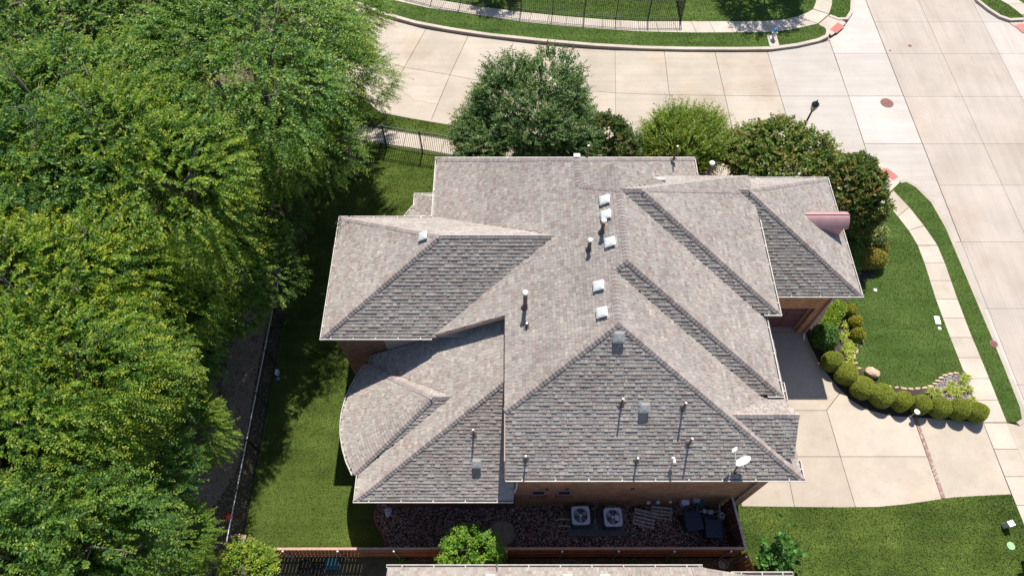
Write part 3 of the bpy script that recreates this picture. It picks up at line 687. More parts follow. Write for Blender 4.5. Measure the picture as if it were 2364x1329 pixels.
tabs = lay(FACES, 11)
deck = MB()
for p, poly, vis, tagn in FACES:
    n = len(poly); deck.add([(x, y, p.z(x, y) - .012) for x, y in poly], [tuple(range(n))])
roof = deck.build('roof', M['deck'], house)
tabs.sort(key=lambda t: -(seen(t) if t['full'] else 0))
SH_MESH = {}
def shingle_obj(t, parent, base):
    ci = min(range(len(PAL)), key=lambda i: sum(abs(a - b) for a, b in zip(PAL[i], t['col'])))
    ci = PAL.index(PAL[ci]); key = (t['w'], t['th'], ci)
    if key not in SH_MESH:
        w, th = t['w'] - .007, t['th']; m = MB(); m.t = PAL[ci]; L = EXPO + .012
        e = lambda y: .006 + (th - .002) * max(0.0, 1 - y / (EXPO + .012))
        vs = [(0, 0, e(0)), (w, 0, e(0)), (w, L, e(L)), (0, L, e(L)), (0, 0, -.004), (w, 0, -.004), (w, L, -.004), (0, L, -.004)]
        m.add(vs, [(0, 1, 2, 3), (1, 0, 4, 5), (2, 1, 5, 6), (3, 2, 6, 7), (0, 3, 7, 4)])
        SH_MESH[key] = m.mesh('shingle', M['shingle_obj'])
    us = [c[0] for c in t['q']]; o3 = t['P3'](min(us), t['s0'], 0)
    xd = (t['P3'](min(us) + 1, t['s0'], 0) - o3).normalized(); yd = (t['P3'](min(us), t['s0'] + 1, 0) - o3).normalized()
    o = link('shingle', SH_MESH[key], parent); o.matrix_local = Matrix.Translation(o3 - base) @ Matrix((xd, yd, t['n'])).transposed().to_4x4()
hb = rootloc(house)
for t in tabs[:296]: shingle_obj(t, roof, hb)
fld = MB()
for t in tabs[296:]:
    fld.t = t['col']; v, f = tab_geo(t); fld.add(v, f)
o = fld.build('shingle_field', M['shingle'], roof); o['kind'] = 'stuff'

# ---- hip and ridge caps
CAPS = []
def caps(a, b, n1, n2, step=.125, wid=.125):
    """line a->b (lowest first), the two slopes' normals"""
    a, b = Vector(a), Vector(b); d = (b - a).normalized(); L = (b - a).length; ws = []
    for n in (n1, n2):
        v = n.cross(d).normalized()
        if v.z > 0 or (abs(v.z) < 1e-6): v = v if v.z < 0 else -v
        ws.append(v)
    up = (n1 + n2).normalized(); m = int(L / step)
    for i in range(m): CAPS.append((a + d * (i * L / m), d, ws[0], ws[1], up, L / m + .03, wid))
def cap_geo(c, base=Vector((0, 0, 0))):
    o, d, w1, w2, up, L, wid = c
    vs = []
    for t, h in ((0, .048), (L, .028)):
        vs += [o + d * t + w1 * wid + up * (h - .004), o + d * t + up * h, o + d * t + w2 * wid + up * (h - .004)]
    vs += [o + w1 * wid - up * .004, o + up * .002, o + w2 * wid - up * .004, o + d * L + w1 * wid - up * .004, o + d * L + w2 * wid - up * .004]
    return [v - base for v in vs], [(0, 1, 4, 3), (1, 2, 5, 4), (1, 0, 6, 7), (2, 1, 7, 8), (0, 3, 9, 6), (5, 2, 8, 10)]
nv = lambda p: Vector((-p.b, -p.c, 1)).normalized()
def meet(*ps):
    A = np.array([[-p.b, -p.c, 1] for p in ps]); return Vector(np.linalg.solve(A, np.array([p.a for p in ps])))
def line(p, q, x=None, y=None):
    """point of two slopes' common line at a given x or y"""
    if x is not None: yy = (p.a + p.b * x - q.a - q.b * x) / (q.c - p.c); return Vector((x, yy, p.z(x, yy)))
    xx = (p.a + p.c * y - q.a - q.c * y) / (q.b - p.b); return Vector((xx, y, p.z(xx, y)))
B = lambda k, s: BLK[k][0][s]
SE, SS = B('S', 'E'), B('S', 'S'); E0E, E0S = B('E0', 'E'), B('E0', 'S'); E1E, E1S, E1N = B('E1', 'E'), B('E1', 'S'), B('E1', 'N')
NE_, NN = B('N', 'E'), B('N', 'N'); E2E, E2S, E2N = B('E2', 'E'), B('E2', 'S'), B('E2', 'N')
GW, GS, GN = B('Wg', 'W'), B('Wg', 'S'), B('Wg', 'N'); LS = B('L', 'S'); GGS, GGN = B('G', 'S'), B('G', 'N')
hip = lambda a, b, p, q: caps(a, b, nv(p), nv(q))
apS = meet(SE, SS, WP); hip((9.2872, 5.6673, 6.0083), apS, SE, SS); hip(line(WP, SS, x=-.215), apS, WP, SS)
ap0 = meet(E0E, E0S, WP); hip((8.8812, 8.2393, 6.7204), ap0, E0E, E0S); foot = line(WP, E0S, x=line(SE, WP, y=9).x); hip(foot, ap0, WP, E0S)
hip(apS, line(SE, WP, y=foot.y), SE, WP)
zr = ap0.z; yr1 = 11.1869 + zr - 6.8868; ap1 = Vector((9.3324 - (zr - 6.8868) / TE, yr1, zr))
hip(ap0, (ap0.x, yr1, zr), E0E, WP)
hip((ap0.x, yr1, zr), ap1, E1S, E1N); hip((9.3324, 11.1869, 6.8868), ap1, E1E, E1S)
nr = line(NE_, WP, y=15); ywn = (E1N.a - nr.z) ; ywn = E1N.a - nr.z
hip((nr.x, ywn, nr.z), (ap0.x, yr1, zr), WP, E1N)
apN = meet(NE_, NN, WP); hip((nr.x, ywn, nr.z), apN, NE_, WP); hip((-3.1138, 18.9348, 5.9339), apN, WP, NN); hip((7.5723, 18.9348, 5.9875), apN, NE_, NN)
z2 = 4.4 + (19.1615 - 13.3096) / 2; ap2 = Vector((13.8426 - (z2 - 4.4) / TE, (19.1615 + 13.3096) / 2, z2))
e1n_end = line(E1E, E1N, y=ap2.y); xe1 = 9.3324 - (z2 - 6.8868) / TE
hip(Vector((xe1, ap2.y - .05, z2)) if z2 > 6.5 else e1n_end, ap1, E1E, E1N)
hip((xe1 - .1, ap2.y, z2), ap2, E2S, E2N); hip((13.8426, 13.3096, 4.4), ap2, E2E, E2S); hip((13.8426, 19.1615, 4.4), ap2, E2E, E2N)
apW = meet(GW, GS, GN); hip((-6.7333, 10.6384, 6.0991), apW, GW, GS); hip((-6.7333, 15.8165, 6.0991), apW, GW, GN); hip(apW, ((apW.z - WP.a) / TW + .1, apW.y, apW.z), GS, GN)
hip((-5.3883, 5.4751, 3.8848), line(LW, LS, x=.06), LW, LS)
zg = (GGS.a + GGN.a) / 2 ; yg = (GGN.a - GGS.a) / 2; hip(((SE.a - zg) / TE, yg, zg), (9.01, yg, zg), GGS, GGN)
hip(arc[0], BAY_C, BAYF[0][0], BS); hip(arc[-1], BAY_C, BAYF[8][0], BN); hip(BAY_C, BAY_T, BS, BN)
hip((-4.33, 19.05, 3.4), (-2.98, 18.23, 4.22), QW, B('Q', 'N')); hip(arcQ[0], QT, QW, QF[0][0])
CAPC = [(.36, .32, .305), (.335, .295, .283), (.39, .35, .33), (.315, .265, .255), (.37, .33, .315)]
def seenc(c): d = CAMP - c[0]; return max(c[4].dot(d), .2) / d.length ** 3
CAPS.sort(key=lambda c: -seenc(c)); CM = {}
for c in CAPS[:290]:
    key = tuple(round(x, 3) for v in (c[1], c[2], c[3]) for x in v) + (rnd.randrange(4),)
    if key not in CM:
        m = MB(); k = rnd.uniform(.95, 1.05); m.t = tuple(x * k for x in CAPC[key[-1]]); m.add(*cap_geo((Vector((0, 0, 0)),) + c[1:])); CM[key] = m.mesh('ridge_cap', M['shingle_obj'])
    link('ridge_cap', CM[key], roof, c[0] - hb)
m = MB()
for c in CAPS[290:]:
    k = rnd.uniform(.93, 1.07); m.t = tuple(x * k for x in rnd.choice(CAPC)); m.add(*cap_geo(c))
o = m.build('ridge_cap_run', M['shingle'], roof); o['kind'] = 'stuff'

# ---- walls
def wall(a, b, z0, z1, mat, t=.2, name='wall', top=None):
    """vertical wall from a to b in plan, its outer face on the line; `top` may give a second height at b"""
    a, b = Vector(a), Vector(b); d = (b - a).normalized(); nrm = Vector((-d.y, d.x)) * t; z2 = top if top is not None else z1
    m = MB(); P = [a, b, b + nrm, a + nrm]
    vs = [(p.x, p.y, z0) for p in P] + [(P[0].x, P[0].y, z1), (P[1].x, P[1].y, z2), (P[2].x, P[2].y, z2), (P[3].x, P[3].y, z1)]
    m.add(vs, [(4, 5, 6, 7), (0, 1, 5, 4), (1, 2, 6, 5), (2, 3, 7, 6), (3, 0, 4, 7), (3, 2, 1, 0)])
    return m.build(name, mat, house)
BR, BD = M['brick'], M['brick_dark']
wall((.1, 6.12), (9.05, 6.12), -.1, 5.93, BR)                     # south gable wall, two storeys
wall((9.05, 6.32), (9.05, 13.8), -.1, 6.0, BR)
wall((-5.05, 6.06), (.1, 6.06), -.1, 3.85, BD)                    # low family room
uw = MB(); pr = [(10.7, 3.4), (6.34, 3.4), (6.34, 6.35), (7.4, 7.4), (10.7, 7.5)]; uw.add([(x, y, z) for x in (.1, .25) for y, z in pr], [(0, 1, 2, 3, 4), (9, 8, 7, 6, 5)] + [(i, i + 5, (i + 1) % 5 + 5, (i + 1) % 5) for i in range(5)]); uw.build('siding_wall', M['siding'], house)
wall((-4.75, 10.98), (-.0, 10.98), 3.4, 6.03, M['siding'], name='siding_wall')
sw = MB(); sw.add([(-2.80, 10.95, 6.03), (.1, 10.95, 6.03), (.1, 10.95, 7.72), (-2.80, 10.95, 6.05), (-2.80, 11.15, 6.03), (.1, 11.15, 6.03), (.1, 11.15, 7.72), (-2.80, 11.15, 6.05)],
    [(0, 1, 2, 3), (5, 4, 7, 6), (3, 2, 6, 7), (1, 5, 6, 2)]); sw.build('siding_wall', M['siding'], house)
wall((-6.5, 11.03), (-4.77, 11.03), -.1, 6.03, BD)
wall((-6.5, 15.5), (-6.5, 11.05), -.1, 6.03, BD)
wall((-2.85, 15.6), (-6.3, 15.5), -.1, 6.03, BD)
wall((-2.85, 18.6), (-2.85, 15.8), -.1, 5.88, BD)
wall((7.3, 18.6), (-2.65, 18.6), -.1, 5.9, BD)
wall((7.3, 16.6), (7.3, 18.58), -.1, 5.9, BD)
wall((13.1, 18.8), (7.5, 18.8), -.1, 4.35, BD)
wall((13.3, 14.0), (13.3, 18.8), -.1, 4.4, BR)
# garage front: brick header, jamb pier, recessed panelled door
wall((9.07, 13.8), (13.3, 13.8), 2.35, 4.36, BR, t=.4)
wall((12.95, 13.8), (13.3, 13.8), -.1, 2.35, BR, t=.42)
wall((9.07, 13.8), (9.5, 13.8), -.1, 2.35, BR, t=.42)
MB().box((11.2, 13.79, 3.6), (4.2, .05, .035)).build('brick_ledge', M['brick_dark'], house)
gd = MB().box((11.23, 14.12, 1.17), (3.5, .05, 2.4)).build('garage_door', M['door'], house, at=(11.23, 14.12, 0))
for i in range(4):
    for j in range(4): bevel(MB().box((9.5 + .45 + i * .85, 14.085, .32 + j * .58), (.79, .03, .52)).build('door_panel', M['door'], gd), .012, 1)
MB().box((12.91, 14.05, 1.1), (.09, .12, 2.3)).build('door_jamb', M['trim'], house)
# bay under the curved roof
bw = MB()
pts = [(x + .33, y) for x, y, z in arc]; pts[0] = (-5.1, 6.62); pts[-1] = (-5.1, 10.3)
for a, b in zip(pts, pts[1:]): bw.add([(a[0], a[1], -.1), (b[0], b[1], -.1), (b[0], b[1], 3.86), (a[0], a[1], 3.86)], [(0, 3, 2, 1)])
bw.build('wall', BD, house)
wall((-5.07, 11.0), (-5.07, 6.2), -.1, 3.86, BD)
wall((-4.0, 18.3), (-4.0, 15.7), -.1, 3.8, BD); wall((-2.9, 18.45), (-4.0, 18.45), -.1, 3.8, BD)
# soffits close the eaves
sf = MB()
for (x0, x1, y0, y1, z) in ((.0, 9.2, 5.7, 6.14, 5.93), (9.03, 9.25, 5.7, 6.25, 5.94), (-5.35, .04, 5.5, 6.08, 3.82), (9.2, 13.8, 13.34, 13.82, 4.33), (13.28, 13.8, 13.34, 19.1, 4.335), (-6.69, -2.75, 10.68, 11.05, 6.03), (-6.69, -6.45, 10.68, 15.8, 6.035), (-3.07, -2.8, 15.84, 18.9, 5.87), (-3.07, 7.54, 18.58, 18.89, 5.88), (7.54, 13.75, 18.78, 19.12, 4.34), (-6.66, -2.75, 15.48, 15.78, 6.02)):
    sf.box(((x0 + x1) / 2, (y0 + y1) / 2, z), (x1 - x0, y1 - y0, .03))
sf.build('soffit', M['trim'], house)
# rake trim of the notch and of the upper west edge
MB().beam((-2.9, 10.68, WP.z(-2.9, 0) - .11), (-.21, 10.68, WP.z(-.21, 0) - .11), .03, .17).build('rake_board', M['trim'], house)
MB().box((-.225, 8.2, 7.55), (.03, 4.9, .17)).build('fascia', M['trim'], house)
MB().beam((-.225, 5.69, 5.90), (-.225, 7.25, 7.46), .03, .17).build('rake_board', M['trim'], house)
ge = MB(); ge.add([(8.85, 6.2, 6.0), (8.85, 8.33, 6.0), (8.85, yg, zg - .06)], [(0, 1, 2)]); ge.build('gable_wall', BR, house)

# ---- gutters
def gutter(a, b, out, straps=True, w=.105, h=.105, step=.9, ends=(1, 1)):
    """open trough along an eave from a to b; `out` points away from the roof"""
    a, b, out = Vector(a), Vector(b), Vector(out).normalized(); d = (b - a).normalized(); L = (b - a).length; up = Vector((0, 0, 1))
    m = MB(); t = .017
    sect = [(0, .0), (0, -h), (w * .8, -h), (w, -h * .35), (w, .012), (w - t * 1.7, .012), (w - t * 1.7, -h * .3), (w * .75, -h + t), (t, -h + t), (t, 0)]
    vs = [p + out * x + up * (z - .01) for p in (a, b) for x, z in sect]; n = len(sect)
    m.add(vs, [(i, (i + 1) % n, (i + 1) % n + n, i + n) for i in range(n)])
    for e, p in zip(ends, (a, b)):
        if e: m.add([p + out * x + up * (z - .01) + d * k for k in (0, .012 if p is a else -.012) for x, z in ((0, 0), (0, -h), (w, -h), (w, .012))], [(0, 1, 2, 3), (7, 6, 5, 4), (0, 4, 5, 1), (1, 5, 6, 2), (2, 6, 7, 3), (3, 7, 4, 0)])
    g = m.build('gutter', M['gutter'], house, at=tuple((a + b) / 2))
    db = MB(); q = [p + out * x + up * (-h + t + .004 - .01) for p in (a, b) for x in (t, w * .74)]
    db.add([q[0], q[1], q[3], q[2]], [(0, 1, 2, 3)]); db.build('gutter_bed', M['gutter_in'], g)
    if straps:
        k = max(1, int(L / step))
        for i in range(k):
            p = a + d * ((i + .5) * L / k) + up * .004
            MB().beam(p + out * .005, p + out * (w - .01), .035, .008).build('strap', M['gutter'], g, at=tuple(p))
    return g
XS, YS = (1, 0, 0), (0, 1, 0); XM, YM = (-1, 0, 0), (0, -1, 0)
def eave(k, side, lo, hi, step=.9, straps=True):
    """gutter along one eave of a block, from lo to hi along the eave"""
    pl, (x0, x1, y0, y1) = BLK[k]
    if side in 'SN':
        y = y0 if side == 'S' else y1; z = pl[side].z(0, y) - .008; gutter((lo, y, z), (hi, y, z), YM if side == 'S' else YS, straps, step=step)
    else:
        x = x0 if side == 'W' else x1; z = pl[side].z(x, 0) - .014; gutter((x, lo, z), (x, hi, z), XM if side == 'W' else XS, straps, step=step)
eave('S', 'S', -.21, 9.41, 1.05); eave('S', 'E', 5.68, 6.25); eave('S', 'E', 8.33, 8.95)
eave('E0', 'S', 8.45, 8.99, .3); eave('E0', 'E', 8.25, 11.2, .75)
eave('E1', 'S', 8.82, 9.44, .3); eave('E1', 'E', 11.2, 15.2, .7)
eave('E2', 'S', 9.36, 13.95, 1.0); eave('E2', 'E', 13.32, 19.25, .85); eave('E2', 'N', 7.6, 13.95, 1.1)
eave('N', 'N', -3.22, 7.66, 1.2); eave('N', 'W', 15.84, 18.93, 2); eave('N', 'E', 17.6, 18.93, 1)
eave('Wg', 'N', -6.84, -3.13, .9); eave('Wg', 'W', 10.65, 15.81, .8); eave('Wg', 'S', -6.84, -2.85, .75)
eave('L', 'S', -5.5, .05, .95); eave('L', 'W', 5.48, 6.31, .6); eave('L', 'W', 10.55, 10.9, .6)
for a, b in zip(arc, arc[1:]):
    d = Vector(b) - Vector(a); gutter((a[0], a[1], 3.875), (b[0], b[1], 3.875), (-d.y, d.x, 0), step=.45, ends=(0, 0))
eave('Q', 'N', -4.35, -2.85, .7); eave('Q', 'W', 18.08, 18.66, .5, False)
for a, b in zip(arcQ, arcQ[1:]):
    d = Vector(b) - Vector(a); gutter((a[0], a[1], 3.88), (b[0], b[1], 3.88), (d.y, -d.x, 0), step=.4, ends=(0, 0))

# ---- downspouts with white shoes
def spout(top, bot, foot, mid=None, w=.085):
    m = MB(); t, b = Vector(top), Vector(bot)
    m.box(((t.x + b.x) / 2, (t.y + b.y) / 2, (t.z + b.z) / 2), (w, w * .8, t.z - b.z))
    if mid: m.beam(mid, (t.x, t.y, t.z - .03), w, w * .8)
    o = m.build('downspout', M['spout'], house, at=(b.x, b.y, b.z)); f = Vector(foot)
    MB().tube([(b.x, b.y, b.z + .02), (b.x + (f.x - b.x) * .35, b.y + (f.y - b.y) * .35, b.z - .05), f], w * .52, 8).build('elbow', M['white'], o)
spout((13.26, 13.72, 4.1), (13.26, 13.72, .12), (13.22, 13.42, .04), (13.26, 13.36, 4.28))
spout((8.62, 6.06, 5.6), (8.62, 6.06, .12), (8.55, 5.82, .04), (8.62, 5.74, 5.86))
spout((-4.95, 6.0, 3.6), (-4.95, 6.0, .14), (-4.92, 5.74, .04), (-4.95, 5.54, 3.78))
MB().box((.16, 6.05, 4.9), (.085, .07, 2.0)).build('downspout', M['spout'], house, at=(.16, 6.05, 3.9))
MB().tube([(.16, 6.05, 3.96), (.14, 5.90, 3.90), (.06, 5.70, 3.94)], .045, 8).build('elbow', M['white'], house)

# ---- windows and small openings of the south wall
def window(x0, x1, z0, z1, y=6.12, sill=True):
    f = MB(); t = .05
    for bx in ((x0, x0 + t, z0, z1), (x1 - t, x1, z0, z1), (x0 + t, x1 - t, z0, z0 + t), (x0 + t, x1 - t, z1 - t, z1)):
        f.box(((bx[0] + bx[1]) / 2, y - .012, (bx[2] + bx[3]) / 2), (bx[1] - bx[0], .05, bx[3] - bx[2]))
    w = f.build('window', M['trim'], house, at=((x0 + x1) / 2, y, z0))
    MB().box(((x0 + x1) / 2, y - .004, (z0 + z1) / 2), (x1 - x0 - 2 * t, .012, z1 - z0 - 2 * t)).build('pane', M['glass'], w)
    if sill: MB().box(((x0 + x1) / 2, y - .06, z0 - .03), (x1 - x0 + .12, .12, .06)).build('sill', M['brick_dark'], w)
window(2.28, 3.1, 3.85, 5.0, sill=False); window(5.92, 6.75, 3.85, 5.0, sill=False)
window(.72, 1.24, 1.85, 2.55); window(1.68, 2.2, 1.85, 2.55)
for x, z in ((1.28, 2.75), (2.02, 2.75), (4.4, 2.8)):
    MB().box((x, 6.105, z), (.12, .03, .09)).build('wall_vent', M['black'], house, at=(x, 6.105, z))
MB().box((3.62, 6.105, 2.75), (.12, .02, .1)).build('wall_vent', M['trim'], house, at=(3.62, 6.105, 2.75))

# ---- copper barrel dormer on the east slope
dm = link('dormer', None, house, Vector((12.8, 16.32, 5.1)) - hb)
cy, w2, zs, rise = 16.32, .42, 5.25, .37
prof = [(cy - w2 + 2 * w2 * i / 12, zs + rise * math.sin(math.pi * i / 12) ** .8) for i in range(13)]
m = MB(); vs = [(11.6, y, z) for y, z in prof] + [(13.62, y, z) for y, z in prof] + [(11.6, y, z - .035) for y, z in prof] + [(13.62, y, z - .035) for y, z in prof]; n = 13
m.add(vs, [(i, i + 1, i + 1 + n, i + n) for i in range(12)] + [(i + 2 * n + 1, i + 2 * n, i + 3 * n, i + 3 * n + 1) for i in range(12)] + [(i + n, i + 1 + n, i + 1 + 3 * n, i + 3 * n) for i in range(12)] + [(0, n, 3 * n, 2 * n), (n - 1, 3 * n - 1, 4 * n - 1, 2 * n - 1)])
m.build('dormer_roof', M['copper'], dm, smooth=False)
MB().box((12.62, cy, zs + rise + .012), (2.06, .022, .035)).build('seam', M['pipe_brown'], dm)
for yy in (cy - w2 + .06, cy + w2 - .06): MB().box((12.66, yy, 4.92), (1.6, .05, .8)).build('dormer_side', M['copper'], dm)
pf = [(y, z - .036) for y, z in prof if cy - w2 + .05 <= y <= cy + w2 - .05]
m = MB(); k = len(pf); m.add([(13.46, pf[0][0], 4.5)] + [(13.46, y, z) for y, z in pf] + [(13.46, pf[-1][0], 4.5)], [tuple(range(k + 2))]); m.build('dormer_front', M['copper'], dm)
MB().box((13.47, cy, 5.0), (.03, .5, .42)).build('louvre', M['pipe_brown'], dm)

# ---- roof vents and pipes
def frame_of(p): 
    n = nv(p); s = Vector((p.b, p.c, p.b ** 2 + p.c ** 2)).normalized(); u = s.cross(n); return u, s, n
def box_vent(x, y, p, mat, spin=0.0, sc=1.0):
    u, s, n = frame_of(p); o = link('roof_vent', None, house); z = p.z(x, y)
    u2 = u * math.cos(spin) + s * math.sin(spin); s2 = s * math.cos(spin) - u * math.sin(spin)
    mat4 = Matrix.Translation(Vector((x, y, z)) - hb) @ Matrix((u2, s2, n)).transposed().to_4x4(); o.matrix_local = mat4
    a = .17 * sc
    m = MB(); m.box((0, 0, .015), (a * 2.5, a * 2.5, .012)); m.box((0, 0, .07), (a * 1.6, a * 1.6, .1)); f = m.mesh('flashing', M['vent_grey']); link('flashing', f, o)
    h = MB(); g = 6; vs = []
    for j in range(g + 1):
        for i in range(g + 1):
            X, Y = -a + 2 * a * i / g, -a * 1.06 + 2.12 * a * j / g; q = max(abs(X) / a, abs(Y) / (a * 1.06))
            vs.append((X, Y, .155 - .03 * q ** 4))
    vs += [(X, Y, .095) for X, Y, Z in vs]; k = (g + 1) ** 2; fs = []
    for j in range(g):
        for i in range(g): c = j * (g + 1) + i; fs += [(c, c + 1, c + g + 2, c + g + 1), (c + k, c + g + 1 + k, c + g + 2 + k, c + 1 + k)]
    for i in range(g):
        for c, d in ((i, i + 1), ((g + 1) * g + i + 1, (g + 1) * g + i), ((i + 1) * (g + 1), i * (g + 1)), (i * (g + 1) + g, (i + 1) * (g + 1) + g)): fs.append((d, c, c + k, d + k))
    h.add(vs, fs); link('hood', h.mesh('hood', mat), o)
    link('rivet', MB().lathe([(.022, .153), (.01, .165)], n=8).mesh('rivet', M['silver']), o)
for x, y, sp in ((3.14, 13.94, 0), (3.14, 13.33, 0), (3.19, 12.23, 0), (2.76, 10.76, 0), (2.80, 9.8, 0)): box_vent(x, y, WP, M['vent_pale'], sp)
box_vent(3.22, 9.06, SS, M['vent_grey']); box_vent(4.11, 7.43, SS, M['vent_grey'], 0, .95); box_vent(-1.2, 6.49, LS, M['vent_grey'], 0, .9)
box_vent(-3.04, 13.4, GW, M['vent_pale']); box_vent(4.12, 15.19, E1N, M['vent_pale']); box_vent(5.39, 15.68, E1N, M['vent_pale'])
def pipe(x, y, p, r, h, mat, top, cone=True, n=12):
    z = p.z(x, y); o = link('vent_pipe', None, house, Vector((x, y, z)) - hb)
    u, s, nn = frame_of(p)
    fl = MB(); c = [u * (.1 * i) + s * (.11 * j) + nn * .026 for i, j in ((-1, -1), (1, -1), (1, 1), (-1, 1))]; fl.add(c + [v - nn * .03 for v in c], [(0, 1, 2, 3), (0, 4, 5, 1), (1, 5, 6, 2), (2, 6, 7, 3), (3, 7, 4, 0)])
    if cone: fl.lathe([(r * 2.0, -.04), (r * 1.35, .11), (r * 1.02, .15)], n=n)
    link('flashing', fl.mesh('flashing', M['flash_lead']), o)
    link('pipe', MB().lathe([(r, -.1), (r, h)], n=n).mesh('pipe', mat), o)
    link('cap', MB().lathe([(r * 1.0, h), (r * 1.42, h + .005), (r * 1.42, h + .055), (r * .9, h + .085)] if top != 'open' else [(r * 1.05, h - .005), (r * 1.05, h + .012), (r * .7, h + .014)], n=n).mesh('cap', M['vent_pale'] if top != 'dark' else mat), o)
pb = M['pipe_brown']
pipe(2.94, 12.76, WP, .062, .62, pb, 'cap'); pipe(2.51, 12.25, WP, .058, .52, pb, 'cap'); pipe(.43, 10.78, WP, .07, .95, pb, 'cap')
pipe(.48, 10.05, WP, .03, .24, M['black'], 'open'); pipe(8.33, 18.7, E2N, .085, 1.1, pb, 'cap')
for x, y, h in ((3.39, 7.47, .5), (5.31, 7.37, .52), (5.57, 6.51, .58), (.43, 6.12, .44), (3.95, 6.07, .42)): pipe(x, y, SS, .03, h, M['black'], 'open')
pipe(-1.29, 7.23, LS, .03, .46, M['black'], 'open')
pipe(2.9, 17.6, NN, .03, .75, pb, 'open'); pipe(6.5, 18.2, NN, .03, .75, pb, 'open')
bx = MB().box((2.33, apN.y + .18, apN.z - .06), (.22, .14, .13)).build('roof_vent', M['vent_grey'], house, at=(2.33, apN.y + .18, apN.z - .1))

# ------------------------------------------------------------------ trees and shrubs
def unit(v): return v / np.maximum(np.linalg.norm(v, axis=-1, keepdims=True), 1e-9)
def crown(seed, rad, lobes, ntwig, nleaf, L, wd, tw, droop, cols, tips=None, flat=.75, rise=0.0, jag=.25, lobe_r=.48):
    """leaf quads along many short twigs that stick out of a cluster of lobes; returns verts, faces, colours, lobe centres"""
    r = np.random.default_rng(seed); rad = np.array(rad if hasattr(rad, '__len__') else (rad, rad, rad * flat))
    d = unit(r.normal(0, 1, (lobes, 3))); d[:, 2] = np.abs(d[:, 2]) * 1.0 - .25; d = unit(d)
    lc = d * rad * r.uniform(.45, .78, (lobes, 1)); a0 = r.uniform(0, 6.28); ex = np.array([[.36 * math.cos(a0 + q * 2.094), .36 * math.sin(a0 + q * 2.094), r.uniform(.3, .55)] for q in range(3)]) * rad
    lc = np.vstack([lc, ex, [[0, 0, rad[2] * .1]]]); lr = np.r_[r.uniform(.75, 1.25, lobes) * lobe_r, [lobe_r] * 3, .62]; lobes += 3
    NC = ntwig * 6; k = r.integers(0, lobes + 1, NC); n = unit(r.normal(0, 1, (NC, 3)))
    sh = r.uniform(.55, 1, (NC, 1)) ** .4
    P = lc[k] + n * rad * lr[k][:, None] * sh
    q = ((P[:, None, :] - lc[None]) / (rad * lr[:, None])[None]); q = np.linalg.norm(q, axis=2); q[np.arange(len(P)), k] = 9
    ok = (q.min(1) > .66) & (P[:, 2] > -rad[2] * .75); P, n = P[ok][:ntwig], n[ok][:ntwig]; T = len(P)
    out = unit(P * np.array([1, 1, .6]) + 1e-6)
    D = unit(n * .55 + out * .6 + r.normal(0, jag, (T, 3)) + np.array([0, 0, rise]))
    tl = tw * r.uniform(.5, 1.4, T)
    t = np.linspace(.08, 1, nleaf)[None, :, None]; S0 = P[:, None, :] + D[:, None, :] * (t * tl[:, None, None])
    S0[:, :, 2] -= droop * (t[:, :, 0] ** 2) * tl[:, None]
    side = np.where(np.arange(nleaf) % 2 == 0, 1.0, -1.0)[None, :, None]
    up = unit(np.array([0, 0, 1.0]) + r.normal(0, .35, (T, 3)) + out * .35); pr = unit(np.cross(D, up))
    ld = unit(D[:, None, :] * .55 + pr[:, None, :] * side * .85 + r.normal(0, .3, (T, nleaf, 3)))
    ln = unit(up[:, None, :] + r.normal(0, .45, (T, nleaf, 3))); lw = unit(np.cross(ln, ld))
    ls = (r.uniform(.65, 1.25, (T, nleaf, 1)) * (1.1 - .35 * t)); a = S0
    mid = a + ld * ls * L * .5; tip = a + ld * ls * L - np.array([0, 0, .12]) * L * ls
    V = np.stack([a, mid + lw * wd * ls * .5, tip, mid - lw * wd * ls * .5], 2).reshape(-1, 3)
    F = np.arange(len(V)).reshape(-1, 4)
    c = np.array(cols)[r.integers(0, len(cols), (T, 1)).repeat(nleaf, 1)] * r.uniform(.75, 1.3, (T, nleaf, 1))
    if tips is not None:
        m = (r.random((T, 1, 1)) < .55) * np.clip((t - .35) / .65, 0, 1); c = c * (1 - m) + np.array(tips) * m
    return V, F, c.reshape(-1, 3), lc
def limbs(base_h, lc, cz, r0, n=7, seed=0):
    m = MB(); r = random.Random(seed); p = [(0, 0, -.2)]; x = y = 0
    for i in range(1, 5): x += r.uniform(-.12, .12); y += r.uniform(-.12, .12); p.append((x, y, base_h * i / 4))
    m.tube(p, [r0 * 1.35, r0, r0 * .9, r0 * .82, r0 * .75], 9); top = Vector(p[-1])
    for c in list(lc)[:n]:
        e = Vector(c) + Vector((0, 0, cz)); md = top.lerp(e, .5) + Vector((r.uniform(-.2, .2), r.uniform(-.2, .2), .1))
        m.tube([top - Vector((0, 0, .3)), md, e, e + (e - md) * .45], [r0 * .5, r0 * .32, r0 * .16, r0 * .05], 6)
        for _ in range(4):
            s = md.lerp(e, r.random()); q = s + Vector((r.uniform(-.9, .9), r.uniform(-.9, .9), r.uniform(.1, .7)))
            m.tube([s, q], [r0 * .12, r0 * .03], 4)
    if n > 9:
        for c in list(lc)[:n]:
            if r.random() < .45:      # a few dead twigs poking through the leaves
                e = Vector(c) + Vector((0, 0, cz)); o = Vector((c[0], c[1], abs(c[2]) + 1.2)).normalized(); q = e + o * r.uniform(1.5, 2.1)
                m.tube([e, e.lerp(q, .6) + Vector((r.uniform(-.2, .2), r.uniform(-.2, .2), 0)), q], [.03, .02, .007], 4)
                for _ in range(4):
                    s = e.lerp(q, r.uniform(.55, .95)); m.tube([s, s + Vector((r.uniform(-.5, .5), r.uniform(-.5, .5), r.uniform(0, .35)))], [.012, .004], 4)
    return m
